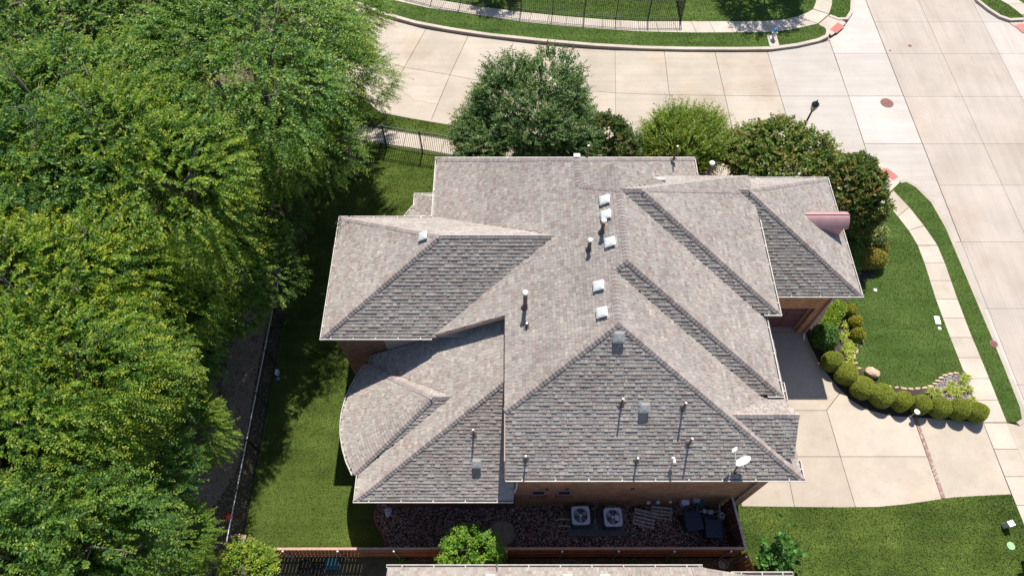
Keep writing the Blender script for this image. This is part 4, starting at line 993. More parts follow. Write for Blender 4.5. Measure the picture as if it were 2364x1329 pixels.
def tree_kind(key, seed, cz, trunk, **kw):
    V, F, C, lc = crown(seed, **kw); V = V + np.array([0, 0, cz])
    return (raw_mesh(key + '_crown', V, F, M[kw.get('mat', 'leaf')] if 'mat' in kw else M['leaf'], C), limbs(cz * .62, lc, cz, trunk, seed=seed).mesh('trunk', M['bark'], smooth=True))
ELM = [(.046, .092, .014), (.062, .112, .016), (.040, .084, .016), (.080, .128, .020), (.034, .076, .018)]
DEEP = [(.028, .064, .016), (.038, .080, .019), (.024, .058, .018), (.050, .096, .022)]
TIP = (.135, .165, .022)
KW = dict(ELM=dict(rad=3.4, lobes=17, ntwig=3300, nleaf=26, L=.112, wd=.052, tw=.66, droop=.25, cols=ELM, tips=TIP, flat=.85, lobe_r=.44),
          ELM2=dict(rad=3.4, lobes=15, ntwig=3300, nleaf=26, L=.108, wd=.048, tw=.82, droop=.38, cols=ELM, tips=TIP, flat=.8, jag=.35, lobe_r=.46),
          DEEP=dict(rad=3.4, lobes=18, ntwig=3300, nleaf=23, L=.125, wd=.062, tw=.58, droop=.2, cols=DEEP, tips=(.095, .140, .024), flat=.85, lobe_r=.43),
          DEEP2=dict(rad=3.4, lobes=16, ntwig=3300, nleaf=23, L=.118, wd=.057, tw=.7, droop=.3, cols=DEEP, tips=(.095, .140, .024), flat=.9, jag=.32, lobe_r=.44))
TK = {}
for i, (k, kw) in enumerate(KW.items()):
    V, F, C, lc = crown(31 + i, **kw); V = V + np.array([0, 0, 8.5])
    TK[k] = (raw_mesh('tree_crown', V, F, M['leaf'], C), limbs(5.4, lc, 8.5, .24, seed=i, n=10).mesh('trunk', M['bark'], smooth=True))
def plant_tree(name, x, y, s, hz, kind, rz, label, group=None, cat='tree'):
    o = thing(name, (x, y, -.02), label, cat, group, rz)
    o.scale = (s, s, hz)
    link('trunk', TK[kind][1], o); link('crown', TK[kind][0], o); return o
FG = 'trees of the wooded strip left of the iron fence'
FOREST = [
 (-18.7, 22.2, 1.25, 1.0, 'DEEP', .3, 'bright green broad tree in the far top left corner of the woods'),
 (-10.9, 21.7, 1.35, 1.0, 'ELM2', 1.1, 'largest feathery yellow green tree near the top of the woods, bare twigs showing'),
 (-16.2, 25.6, 1.25, .95, 'DEEP2', 2.0, 'deep green tree at the very top edge of the woods, between two broader crowns'),
 (-9.7, 27.8, .9, .68, 'ELM', 2.9, 'tree leaning over the curved street at the top end of the woods'),
 (-8.2, 23.0, .8, .72, 'ELM2', 4.0, 'light feathery tree reaching furthest over the lawn and sidewalk, branches over the street'),
 (-16.4, 17.1, 1.15, 1.05, 'ELM', 5.0, 'yellow green tree at the left edge of the woods, below the corner tree'),
 (-10.4, 19.0, .92, .75, 'DEEP2', .9, 'dark green tree overhanging the iron fence beside the small lower roof nook'),
 (-13.0, 15.3, 1.08, 1.06, 'ELM', 1.7, 'rounded light green tree in the middle of the upper woods'),
 (-20.3, 18.5, 1.1, 1.0, 'DEEP', 3.3, 'dark green tree cut by the left picture edge above the middle of the woods'),
 (-15.9, 13.0, 1.1, 1.06, 'DEEP2', 2.6, 'deep green tree at the left picture edge, halfway down the woods'),
 (-11.0, 17.0, .62, .48, 'DEEP2', 3.9, 'low dark understory tree by the iron fence, beneath the one overhanging it'),
 (-13.3, 12.0, .85, .82, 'ELM2', 3.6, 'feathery tree in the centre of the woods with drooping pale tips'),
 (-11.2, 14.0, .70, .58, 'DEEP', 5.5, 'shaded blue green tree whose branches hang over the iron fence by the left roof wing'),
 (-14.3, 9.5, 1.05, 1.1, 'ELM', .2, 'pale green tree at the left picture edge, just below halfway'),
 (-12.8, 10.9, .62, .58, 'DEEP2', 4.4, 'mid green tree ending in a pointed branch above the bare dirt trail'),
 (-13.8, 8.4, .85, .86, 'DEEP', 1.3, 'broad glossy green tree left of the dirt trail, in the lower woods'),
 (-12.35, 7.8, .55, .5, 'ELM', 2.2, 'tree with sunlit tips nearest the sunny stretch of the iron fence'),
 (-13.9, 6.3, 1.0, 1.08, 'ELM2', 3.1, 'light green tree at the left picture edge in the lower woods'),
 (-12.9, 5.0, .75, .8, 'DEEP', 5.9, 'dark leaved tree with an open gap showing its trunk, near the lower left'),
 (-13.4, 3.5, .95, 1.08, 'DEEP2', .6, 'glossy green tree in the lower left corner of the woods'),
 (-11.5, 3.5, .5, .58, 'ELM', 4.8, 'small bright green tree at the bottom edge beside the leaf strewn ground'),
 (-12.9, 2.6, .7, .85, 'DEEP', 2.4, 'mid green tree on the bottom edge of the picture, left of the small bright one'),
]
for x, y, s, hz, k, rz, lab in FOREST: plant_tree('woodland_tree', x, y, s, hz, k, rz, lab, FG)

def single_tree(name, x, y, cz, label, trunk=.1, cat='tree', mat='leaf', base=0, nl=9, **kw):
    V, F, C, lc = crown(**kw); o = thing(name, (x, y, base), label, cat)
    link('trunk', limbs(cz * .6, lc, cz, trunk, seed=kw['seed'], n=nl).mesh('trunk', M['bark'], smooth=True), o)
    link('crown', raw_mesh('crown', V + np.array([0, 0, cz]), F, M[mat], C), o); return o
OAK = [(.036, .070, .024), (.046, .086, .028), (.030, .060, .022), (.060, .098, .036), (.10, .12, .06)]
single_tree('live_oak', .75, 22.6, 3.9, 'large grey green small leaved tree behind the house roof, in front of the street', .2, seed=51, rad=(3.15, 2.9, 3.1), lobes=24, ntwig=6500, nleaf=16, L=.115, wd=.075, tw=.6, droop=.05, cols=OAK, rise=.3, jag=.4, lobe_r=.42)
MAG = [(.032, .056, .016), (.045, .066, .018), (.058, .056, .018), (.03, .05, .016), (.034, .06, .02), (.046, .074, .022), (.034, .058, .018), (.08, .064, .026)]
single_tree('magnolia_tree', 4.35, 22.0, 2.6, 'bronze and dark green magnolia right of the large tree, left of the yellow green one', .12, seed=52, rad=(1.55, 1.5, 1.9), lobes=11, ntwig=1300, nleaf=11, L=.2, wd=.095, tw=.3, droop=.05, cols=MAG, rise=.3)
YG = [(.082, .122, .014), (.106, .142, .016), (.068, .106, .014), (.125, .15, .02)]
single_tree('vitex_tree', 8.35, 22.6, 2.1, 'yellow green upright feathery tree beside the street, between two darker trees', .1, seed=53, rad=(1.7, 1.6, 2.1), lobes=13, ntwig=3200, nleaf=22, L=.13, wd=.05, tw=.9, droop=.05, cols=YG, tips=(.12, .13, .02), rise=1.1, jag=.3, lobe_r=.45)
PEAR = [(.052, .096, .02), (.068, .112, .022), (.086, .124, .024), (.042, .08, .02), (.105, .105, .035)]
single_tree('pear_tree', 13.0, 21.2, 2.55, 'mid green broad leaved tree hiding the street lamp post', .13, seed=54, rad=(2.55, 2.3, 2.1), lobes=15, ntwig=2600, nleaf=14, L=.17, wd=.11, tw=.45, droop=.1, cols=PEAR, tips=(.105, .085, .025), rise=.25, lobe_r=.42)
single_tree('magnolia_tree', 15.45, 19.5, 2.6, 'tall dark bronze magnolia at the house corner beside the red curb ramp', .14, seed=55, rad=(1.4, 1.5, 2.1), lobes=13, ntwig=2000, nleaf=11, L=.2, wd=.095, tw=.3, droop=.05, cols=MAG, rise=.3)
# a street tree beyond the top edge whose shadow falls on the far lawn
single_tree('street_tree', 15.9, 40.2, 5.2, 'tree beyond the top edge casting its shadow on the far lawn and sidewalk', .14, seed=56, rad=(2.7, 2.5, 2.2), lobes=10, ntwig=1400, nleaf=14, L=.16, wd=.09, tw=.6, droop=.1, cols=PEAR)
single_tree('street_tree', -.9, 39.6, 4.0, 'smaller tree beyond the top edge shading the far iron fence', .08, seed=57, rad=(1.3, 1.3, 1.2), lobes=8, ntwig=500, nleaf=14, L=.16, wd=.08, tw=.5, droop=.1, cols=PEAR)
FRESH = [(.066, .125, .014), (.086, .145, .017), (.052, .105, .014), (.11, .165, .026)]
single_tree('young_tree', -1.45, 4.0, 2.3, 'small bright green tree leaning over the wooden fence by the gravel', .05, seed=58, rad=(.8, .58, .7), lobes=12, ntwig=520, nleaf=14, L=.12, wd=.062, tw=.38, droop=.05, cols=FRESH, rise=.3)
single_tree('corner_shrub', -9.35, 3.5, 2.4, 'light green shrub covering the left end of the wooden fence', .06, seed=59, rad=(.78, .64, .72), lobes=10, ntwig=560, nleaf=14, L=.115, wd=.062, tw=.34, droop=.05, cols=ELM, tips=(.13, .16, .03), cat='shrub')
def big_leaf_plant():
    o = thing('vine_sapling', (9.75, 4.0, 0), 'tall sprawling plant with round glossy leaves beside the gate fence', 'plant'); r = random.Random(5); st = MB(); lf = MB()
    tops = [((-.55, .5, 1.5)), (.1, .75, 2.0), (.25, 1.05, 2.25), (.75, .4, 1.6), (1.0, .15, 1.3), (-.35, 0, 1.3), (.5, -.2, 1.6), (-.65, .15, 1.2), (.35, .1, 2.1), (-.2, .35, 1.0), (.85, -.1, .9), (.1, -.4, 1.4), (1.2, .3, .9), (-.5, -.3, 1.1), (.6, .7, 1.2)]
    for tx, ty, tz in tops:
        p0 = Vector((r.uniform(-.2, .3), r.uniform(-.15, .1), 0)); p2 = Vector((tx, ty, tz)); p1 = p0.lerp(p2, .5) + Vector((0, 0, .25)); st.tube([p0, p1, p2], [.022, .015, .005], 5)
        for i in range(26):
            t = r.uniform(.25, 1.02); c = (p0.lerp(p1, t * 2) if t < .5 else p1.lerp(p2, t * 2 - 1)) + Vector((r.gauss(0, .1), r.gauss(0, .1), r.gauss(0, .05)))
            k = r.uniform(.75, 1.25); lf.t = r.choice([(.026 * k, .078 * k, .014), (.042 * k, .105 * k, .015), (.016 * k, .045 * k, .010)])
            a = r.uniform(0, 6.28); n = Vector((r.gauss(0, .5), r.gauss(0, .5), 1)).normalized(); u = n.orthogonal().normalized(); v = n.cross(u); R0 = r.uniform(.045, .085)
            lf.add([c + (u * math.cos(a + j * math.pi / 3) + v * math.sin(a + j * math.pi / 3)) * R0 * (1.25 if j == 0 else 1) - n * (.012 if j % 3 else 0) for j in range(6)], [tuple(range(6))])
    link('stem', st.mesh('stem', M['bark']), o); link('foliage', lf.mesh('foliage', M['leaf']), o)
big_leaf_plant()

# clipped balls along the driveway
def fuzz(seed, rx, ry, rz, n, L, wd, cols, power=2.4, jit=.02):
    r = np.random.default_rng(seed); d = unit(r.normal(0, 1, (n, 3))); d[:, 2] = np.where(d[:, 2] < -.55, -d[:, 2], d[:, 2])
    k = (np.abs(d) ** power).sum(1) ** (-1 / power); P = d * k[:, None] * np.array([rx, ry, rz]) * (1 + r.normal(0, jit, (n, 1)))
    P *= (1 + .035 * np.sin(P[:, :1] * 5 + seed) + .03 * np.sin(P[:, 1:2] * 6 + seed * 2))
    a = unit(d * .7 + r.normal(0, .6, (n, 3))); w = unit(np.cross(a, d + r.normal(0, .5, (n, 3)))); s = r.uniform(.6, 1.3, (n, 1))
    V = np.stack([P - a * L * .4 * s, P + w * wd * s * .5, P + a * L * .7 * s, P - w * wd * s * .5], 1).reshape(-1, 3); V[:, 2] += rz * .8
    return V, np.arange(4 * n).reshape(-1, 4), np.array(cols)[r.integers(0, len(cols), n)] * r.uniform(.75, 1.3, (n, 1))
def core(rx, ry, rz, power=2.4):
    m = MB(); vs = []; N = 18
    for i in range(10):
        th = -.6 + (math.pi / 2 + .6) * i / 9
        for j in range(N):
            d = (math.cos(th) * math.cos(6.2832 * j / N), math.cos(th) * math.sin(6.2832 * j / N), math.sin(th)); k = sum(abs(c) ** power for c in d) ** (-1 / power)
            vs.append((d[0] * k * rx * .955, d[1] * k * ry * .955, d[2] * k * rz * .955 + rz * .8))
    return m.add(vs, [(i * N + j, i * N + (j + 1) % N, (i + 1) * N + (j + 1) % N, (i + 1) * N + j) for i in range(9) for j in range(N)] + [tuple(range(N - 1, -1, -1))])
BOX = [(.105, .122, .022), (.125, .140, .026), (.090, .108, .020), (.145, .155, .032)]
M['hedge_core'] = simple('hedge_core', (.15, .175, .035), .95, .1, var=.4, scale=30, bump=.8, obj=True)
BALLM = []
for i in range(3):
    V, F, C = fuzz(70 + i, .45, .45, .47, 9000, .036, .026, BOX, 2.7, .012); BALLM.append((raw_mesh('leaves', V, F, M['leaf_matte'], C), core(.45, .45, .47, 2.7).mesh('bush_body', M['hedge_core'])))
BL = ['first clipped bush of the driveway row, half in the roof shadow', 'clipped bush of the driveway row between the half shaded one and the boulder', 'clipped bush beside the tan boulder in the driveway row', 'widest clipped bush just right of the boulder',
      'clipped bush left of the small white marker disc', 'clipped bush directly behind the white marker disc', 'clipped bush just right of the brick paver band', 'second to last clipped bush in the driveway row', 'last clipped bush of the row, beside the sidewalk']
for i, ((x, y, s), lab) in enumerate(zip([(14.06, 12.2, 1.05), (14.52, 11.62, 1.12), (15.06, 11.0, 1.13), (15.82, 10.62, 1.15), (16.60, 10.36, .98), (17.35, 10.2, 1.0), (18.12, 10.06, .98), (18.9, 10.0, .98), (19.6, 9.86, 1.0)], BL)):
    o = thing('ball_bush', (x, y, .02), lab, 'bush', 'clipped round bushes along the driveway', i * 1.3); o.scale = (s * .88 * (1 + .05 * math.sin(i * 2.3)), s * .88 * (1 - .05 * math.sin(i * 1.7)), 1.0 + .06 * math.sin(i * 3.1))
    link('bush_body', BALLM[i % 3][1], o); link('leaves', BALLM[i % 3][0], o)
def bush(name, x, y, rx, ry, rz, n, cols, label, seed, L=.07, wd=.045, power=2.2, jit=.05, cat='bush', rot=0, group=None):
    o = thing(name, (x, y, .015), label, cat, group, rot); V, F, C = fuzz(seed, rx, ry, rz, n, L, wd, cols, power, jit)
    link('bush_body', core(rx, ry, rz, power).mesh('bush_body', M['hedge_core']), o); link('leaves', raw_mesh('leaves', V, F, M['leaf_matte'], C), o); return o
GOLD = [(.10, .105, .012), (.125, .12, .014), (.075, .088, .012), (.15, .13, .016)]
SG = 'small golden round bushes by the garage corner'
bush('round_bush', 15.55, 14.82, .27, .27, .3, 1800, GOLD, 'small round golden bush nearest the house corner', 81, .06, .035, group=SG)
bush('round_bush', 15.66, 14.22, .28, .27, .3, 1800, GOLD, 'small round golden bush in the middle of the three by the lawn edge', 82, .06, .035, group=SG)
bush('round_bush', 15.6, 13.6, .28, .28, .3, 1800, GOLD, 'small round golden bush nearest the driveway of the three by the lawn edge', 83, .06, .035, group=SG)
HEDGE = [(.06, .10, .012), (.085, .125, .016), (.10, .14, .02), (.045, .08, .012)]
bush('hedge', 14.62, 14.35, .33, .95, .42, 5000, HEDGE, 'long bright green hedge against the garage corner wall', 84, .075, .05, 3.0, rot=-.62)
bush('large_bush', 13.98, 13.35, .52, .56, .62, 5200, [(.035, .075, .02), (.05, .095, .026), (.028, .06, .018)], 'big dark green bush in shade at the foot of the garage pier', 85, .08, .05)
DOME = [(.085, .095, .018), (.11, .115, .022), (.15, .10, .03), (.065, .08, .018), (.18, .11, .03)]
bush('dome_bush', 17.1, 17.55, .72, .52, .5, 4200, DOME, 'clipped oval bush with orange tints beside the front lawn', 86, .07, .045)
PINK = [(.06, .10, .03), (.085, .125, .045), (.045, .08, .026), (.13, .13, .07), (.19, .13, .08)]
bush('flowering_shrub', 17.35, 18.75, .66, .68, .72, 3600, PINK, 'loose grey green shrub with pale pink flecks beside the sidewalk', 87, .1, .06, 2.0, .12, 'shrub')
bush('low_hedge', 17.95, 18.35, .3, .42, .32, 1500, DOME, 'low olive bush at the lawn edge right of the flowering shrub', 88, .06, .04)
bush('shade_shrub', 16.1, 17.9, .55, .8, .7, 3600, DEEP, 'dark shaded shrub between the copper dormer wall and the flowering shrub', 89, .09, .05, 2.0, .1, 'shrub')
bush('shade_shrub', 15.9, 16.9, .45, .55, .55, 2400, DEEP, 'dark shaded shrub under the eave beside the oval clipped bush', 90, .09, .05, 2.0, .1, 'shrub')
bush('pale_shrub', 16.35, 18.95, .4, .4, .75, 1600, [(.20, .15, .11), (.15, .11, .08), (.09, .09, .04)], 'pale pinkish dry shrub below the dark magnolia', 91, .09, .05, 2.0, .14, 'shrub')
for i, (x, y, rx, lab) in enumerate([(6.6, 21.6, .8, 'low dark shrub under the yellow green tree, nearest the magnolia'), (9.7, 21.5, .8, 'low dark shrub between the tall brown roof pipe and the yellow green tree'), (10.9, 21.3, .75, 'low dark shrub behind the low garage roof, left end of the broad leaved tree'), (1.5, 21.2, .9, 'dark shrub at the roof edge under the large grey green tree'), (3.0, 21.6, .8, 'dark shrub at the roof edge left of the first magnolia')]):
    bush('foundation_shrub', x, y, rx, .6, .6, 2200, DEEP if i % 2 else PEAR, lab, 100 + i, .1, .06, 2.0, .1, 'shrub')

def tuft(name, x, y, label, seed, n=46, h=.3, cols=((.10, .14, .02), (.14, .17, .03), (.19, .19, .06))):
    r = random.Random(seed); m = MB()
    for i in range(n):
        a = r.uniform(0, 6.28); L = h * r.uniform(.6, 1.2); k = r.uniform(.8, 1.2); m.t = tuple(c * k for c in r.choice(cols)); d = Vector((math.cos(a), math.sin(a), 0)); s = Vector((-d.y, d.x, 0)) * .014
        b = Vector((r.gauss(0, .03), r.gauss(0, .03), 0)); p1 = b + d * L * .45 + Vector((0, 0, L * .55)); p2 = b + d * L * .95 + Vector((0, 0, L * .35))
        m.add([b - s, b + s, p1 + s, p1 - s, p2], [(0, 1, 2, 3), (3, 2, 4)])
    o = m.build(name, M['leaf_matte'], None, at=(0, 0, 0)); o.location = (x, y, .02); return tagp(o, label, 'plant', 'grassy tufts in the planting beds')
TU = [(15.18, 14.2, 'beside the middle small golden bush'), (15.14, 13.7, 'between the hedge and the golden bush nearest the driveway'), (15.13, 13.25, 'left of the golden bush nearest the driveway'), (15.32, 13.1, 'below the golden bush nearest the driveway'),
 (14.96, 12.9, 'at the lower end of the long hedge'), (15.5, 13.3, 'touching the golden bush nearest the driveway'), (15.08, 12.65, 'in the narrow bed above the first driveway bush'), (15.0, 12.3, 'right next to the first driveway bush'),
 (15.2, 14.7, 'beside the golden bush nearest the house'), (14.85, 13.55, 'against the middle of the long hedge'), (15.25, 12.95, 'by the bed edging above the boulder'), (15.0, 15.1, 'at the upper end of the long hedge'),
 (19.2, 11.2, 'in the middle of the gravel bed by the sidewalk'), (19.3, 10.85, 'in the gravel bed behind the last two clipped bushes'), (18.92, 10.97, 'in the gravel bed above the second to last clipped bush'), (19.78, 11.45, 'near the upper sidewalk corner of the gravel bed'),
 (19.85, 11.05, 'at the sidewalk edge halfway down the gravel bed'), (19.9, 11.6, 'in the top corner of the gravel bed by the sidewalk'), (18.44, 10.9, 'at the left tip of the gravel bed'), (19.85, 10.55, 'above the last clipped bush at the sidewalk'),
 (18.15, 10.85, 'behind the clipped bush right of the paver band'), (19.55, 11.0, 'just right of the middle of the gravel bed'), (19.9, 10.25, 'squeezed between the last clipped bush and the sidewalk')]
for i, (x, y, w) in enumerate(TU): tuft('liriope', x, y, 'spiky yellow green grass tuft ' + w, i, h=.27 if i < 12 else .29)

# edging stones and the boulder
def rock(name, x, y, sx, sy, sz, seed, mat, label, cat='stone', group=None, rz=0):
    r = random.Random(seed); bm = bmesh.new(); bmesh.ops.create_icosphere(bm, subdivisions=2, radius=1)
    for v in bm.verts:
        q = v.co; f = max(abs(q.x), abs(q.y), abs(q.z)) ** .55; v.co = Vector((q.x / f * sx, q.y / f * sy, q.z / f * sz)) * r.uniform(.92, 1.06)
    me = bpy.data.meshes.new(name); bm.to_mesh(me); bm.free(); me.materials.append(mat)
    o = link(name, me, None, (x, y, sz * .55)); o.rotation_euler = (0, 0, rz); return tagp(o, label, cat, group)
rock('boulder', 15.85, 11.8, .3, .22, .2, 3, M['boulder'], 'large pinkish tan boulder at the lawn edge beside the clipped bushes', 'boulder', None, -.5)
ST = [(15.97, 13.98), (15.94, 13.7), (15.88, 13.44), (15.72, 13.13), (15.5, 12.86), (15.32, 12.62), (15.28, 12.3), (15.4, 12.05)] + [(16.2, 11.28), (16.5, 11.2), (16.8, 11.15), (17.1, 11.1), (17.4, 11.08), (17.7, 11.1), (18.0, 11.13), (18.3, 11.2), (18.52, 11.32), (18.68, 11.46), (18.88, 11.6), (19.1, 11.72), (19.35, 11.79), (19.62, 11.82)]
for nm, lab, sl in (('flat tan stones edging the bed of small golden bushes', 0, ST[:8]), ('flat tan stones edging the gravel bed along the front lawn', 8, ST[8:])):
    o = thing('stone_edging', (*sl[0], 0), nm, 'stone edging')
    for i, (x, y) in enumerate(sl):
        k = rock('stone', x, y, .12 * rnd.uniform(.7, 1.2), .05, .032, 40 + i + lab, M['boulder'], None, None, None, random.Random(i).uniform(-.3, .3) + (1.2 if lab == 0 and i < 6 else 0)); k.parent = o; k.location -= o.location

# ------------------------------------------------------------------ fences
def iron_fence(label, pts, posts_at, h=1.6, step=.118, pale_top=False, skip=None):
    """picket fence along a plan polyline; posts at the given distances"""
    o = thing('iron_fence', (*pts[0], 0), label, 'fence'); base = rootloc(o); L = sum(math.dist(a, b) for a, b in zip(pts, pts[1:]))
    pk = MB().box((0, 0, h / 2 + .02), (.019, .019, h - .04)).mesh('picket', M['iron']); po = MB(); po.box((0, 0, h / 2), (.055, .055, h + .06)); po.lathe([(.04, h + .03), (.02, h + .07)], n=6); po = po.mesh('post', M['iron'])
    n = int(L / step); at = lambda d: resample(pts, [min(1, d / L)])[0]
    for i in range(1, n):
        p = at(i * step)
        if skip and skip(p): continue
        link('picket', pk, o, (p.x - base.x, p.y - base.y, 0))
    for d in posts_at: p = at(d); link('post', po, o, (p.x - base.x, p.y - base.y, 0))
    for z, w, nm in ((.12, .03, 'rail'), (h - .22, .03, 'rail'), (h - .01, .034, 'rail')):
        m = MB()
        for a, b in zip(pts, pts[1:]): m.beam((*a, z), (*b, z), w, w)
        m.build(nm, M['rail_pale'] if pale_top and z > h - .1 else M['iron'], o)
    return o
iron_fence('black iron picket fence along the far sidewalk at the top edge', [(-7.0, 38.0), (-4.66, 37.12), (-2.21, 36.51), (.48, 35.98), (3.14, 35.58), (5.78, 35.26), (7.89, 35.1), (10.37, 35.1), (10.37, 41)], [.1, 2.15, 4.0, 5.9, 7.85, 9.8, 11.75, 13.7, 15.65, 17.6, 19.6, 21.6])
iron_fence('black iron picket fence between the side lawn and the near sidewalk', [(-10.5, 25.75), (-8.1, 25.15), (-6.72, 24.91), (-4.76, 24.5), (-2.77, 24.13), (1.5, 23.4), (1.5, 19.4)], [0, 1.87, 3.85, 5.85, 7.86, 9.86, 12.2, 14.2])
iron_fence('black iron picket fence dividing the back lawn from the wooded trail', [(-10.5, 4.35), (-10.5, 25.7)], [.05, 2.0, 3.95, 5.9, 7.85, 9.8, 11.75, 13.7, 15.65, 17.6, 19.5], pale_top=True)

def wood_fence(label, pts, z=1.8, bw=.125, gap=.012, post_pts=(), post_side=-1, dark=False, rails=(.3, .95, 1.6), cap=True, name='wooden_fence'):  # dark: shade is put into the board and rail colours
    o = thing(name, (*pts[0], 0), label, 'fence'); base = rootloc(o); r = random.Random(len(label)); BM = []
    for i in range(6):
        m = MB(); k = r.uniform(.75, 1.25); m.t = (.42 * k, .18 * k, .08 * k) if not dark else (.12 * k, .05 * k, .035 * k); m.box((0, 0, z / 2), (bw, .018, z - .02 * (i % 3))); BM.append(m.mesh('board', M['wood']))
    for a, b in zip(pts, pts[1:]):
        L = math.dist(a, b); an = math.atan2(b[1] - a[1], b[0] - a[0]); n = int(L / (bw + gap)); d = ((b[0] - a[0]) / L, (b[1] - a[1]) / L); nr = (-d[1], d[0])
        for i in range(n):
            t = (i + .5) * L / n; link('board', BM[r.randrange(6)], o, (a[0] + d[0] * t - base.x, a[1] + d[1] * t - base.y, 0), (0, 0, an))
        for k, zz in enumerate(rails):
            s = post_side * .035; m = MB(); m.t = (.33, .15, .075) if not dark else (.10, .05, .04); m.beam((a[0] + nr[0] * s, a[1] + nr[1] * s, zz), (b[0] + nr[0] * s, b[1] + nr[1] * s, zz), .04, .085); m.build('rail', M['wood'], o)
        if cap:
            k = max(1, int(L / 2.1))
            for i in range(k):
                p, q = a[0] + d[0] * L * i / k, a[1] + d[1] * L * i / k; p2, q2 = a[0] + d[0] * (L * (i + 1) / k - .006), a[1] + d[1] * (L * (i + 1) / k - .006)
                MB().beam((p, q, z + .018), (p2, q2, z + .018 + r.uniform(-.004, .004)), .085, .03).build('cap_board', M['cap_wood'] if not dark else M['pallet'], o, at=((p + p2) / 2, (q + q2) / 2, z))
    for x, y in post_pts:
        MB().lathe([(.03, 0), (.03, z - .04)], (x, y, 0), 10).build('post', M['steel'], o, at=(x, y, 0)); MB().lathe([(.038, z - .05), (.04, z - .01), (.022, z + .02)], (x, y, 0), 10).build('post_cap', M['white'], o, at=(x, y, z))
    return o
wood_fence('long cedar board fence behind the gravel side yard, metal posts on the far side', [(-9.72, 4.2), (8.47, 4.22)], post_pts=[(x, 4.12) for x in (-8.32, -6.33, -4.29, -2.24, -.2, 1.82, 3.87, 5.9, 7.95)])
wood_fence('dark board gate fence closing the gravel yard beside the driveway', [(8.49, 4.25), (8.3, 6.05)], z=1.78, dark=True, post_side=1, post_pts=[(8.36, 5.66), (8.40, 5.12), (8.46, 4.42)], name='gate_fence')  # boards and rails tinted darker to stand for the shadow on them
wood_fence('short reddish board fence running from the corner towards the neighbouring roof', [(8.52, 4.12), (8.95, 2.8)], z=1.7, post_side=-1, post_pts=[(8.5, 3.95), (8.72, 3.1)], cap=False)

# ------------------------------------------------------------------ neighbouring house at the bottom edge
nb = thing('neighbour_house', (2, 0, 0), 'neighbouring house with matching shingle roof cut by the bottom edge', 'house')
NZ, NY = 3.3, 3.36
nf = [(pN(NY, NZ, .45), [(-4.2, NY), (6.42, NY), (5.2, 0.2), (-4.2, 0.2)], None, 'n'), (tri_plane((6.42, NY, NZ), (9.65, 2.85, NZ - .1), (5.2, .2, 4.72)), [(6.42, NY), (9.65, 2.85), (9.9, .6), (5.2, .2)], None, 'e')]
dk = MB()
for p, poly, v, t_ in nf: dk.add([(x, y, p.z(x, y) - .012) for x, y in poly], [tuple(range(len(poly)))])
nroof = dk.build('roof', M['deck'], nb)
nt_ = lay(nf, 21); nt_.sort(key=lambda t: -(seen(t) if t['full'] and t['c'].y > 2.4 else 0)); nbb = rootloc(nb)
for t in nt_[:150]: shingle_obj(t, nroof, nbb)
fm = MB()
for t in nt_[150:]: fm.t = t['col']; fm.add(*tab_geo(t))
o = fm.build('shingle_field', M['shingle'], nroof); o['kind'] = 'stuff'
for i in range(22):
    a = Vector((6.42, NY, NZ)).lerp(Vector((5.2, .2, 4.72)), i / 22); d = (Vector((5.2, .2, 4.72)) - Vector((6.42, NY, NZ))).normalized(); n1, n2 = nv(nf[0][0]), nv(nf[1][0])
    m = MB(); m.t = rnd.choice(CAPC); w1, w2 = n1.cross(d).normalized(), n2.cross(d).normalized(); w1 = -w1 if w1.z > 0 else w1; w2 = -w2 if w2.z > 0 else w2
    m.add(*cap_geo((Vector((0, 0, 0)), d, w1, w2, (n1 + n2).normalized(), .155, .125))); link('ridge_cap', m.mesh('ridge_cap', M['shingle_obj']), nroof, a - nbb)
def gutter_nb(*a, **k):
    global house
    h, house = house, nb; g = gutter(*a, **k); house = h; return g
gutter_nb((-4.25, NY, NZ), (6.45, NY, NZ), YS, step=1.0)
gutter_nb((7.6, 3.2, 2.55), (9.75, 3.2, 2.55), YS, step=.55, w=.14, h=.14)
MB().box((.9, 1.5, 1.55), (10.0, 3.0, 3.3)).build('wall', BD, nb); MB().box((7.4, 1.2, 1.4), (3.2, 2.8, 2.9)).build('wall', BD, nb)
for x in (-.72, 1.85, 3.1): MB().box((x, 3.0, NZ + .17), (.3, .25, .13)).build('roof_vent', M['vent_pale'], nb, at=(x, 3.0, NZ + .1))

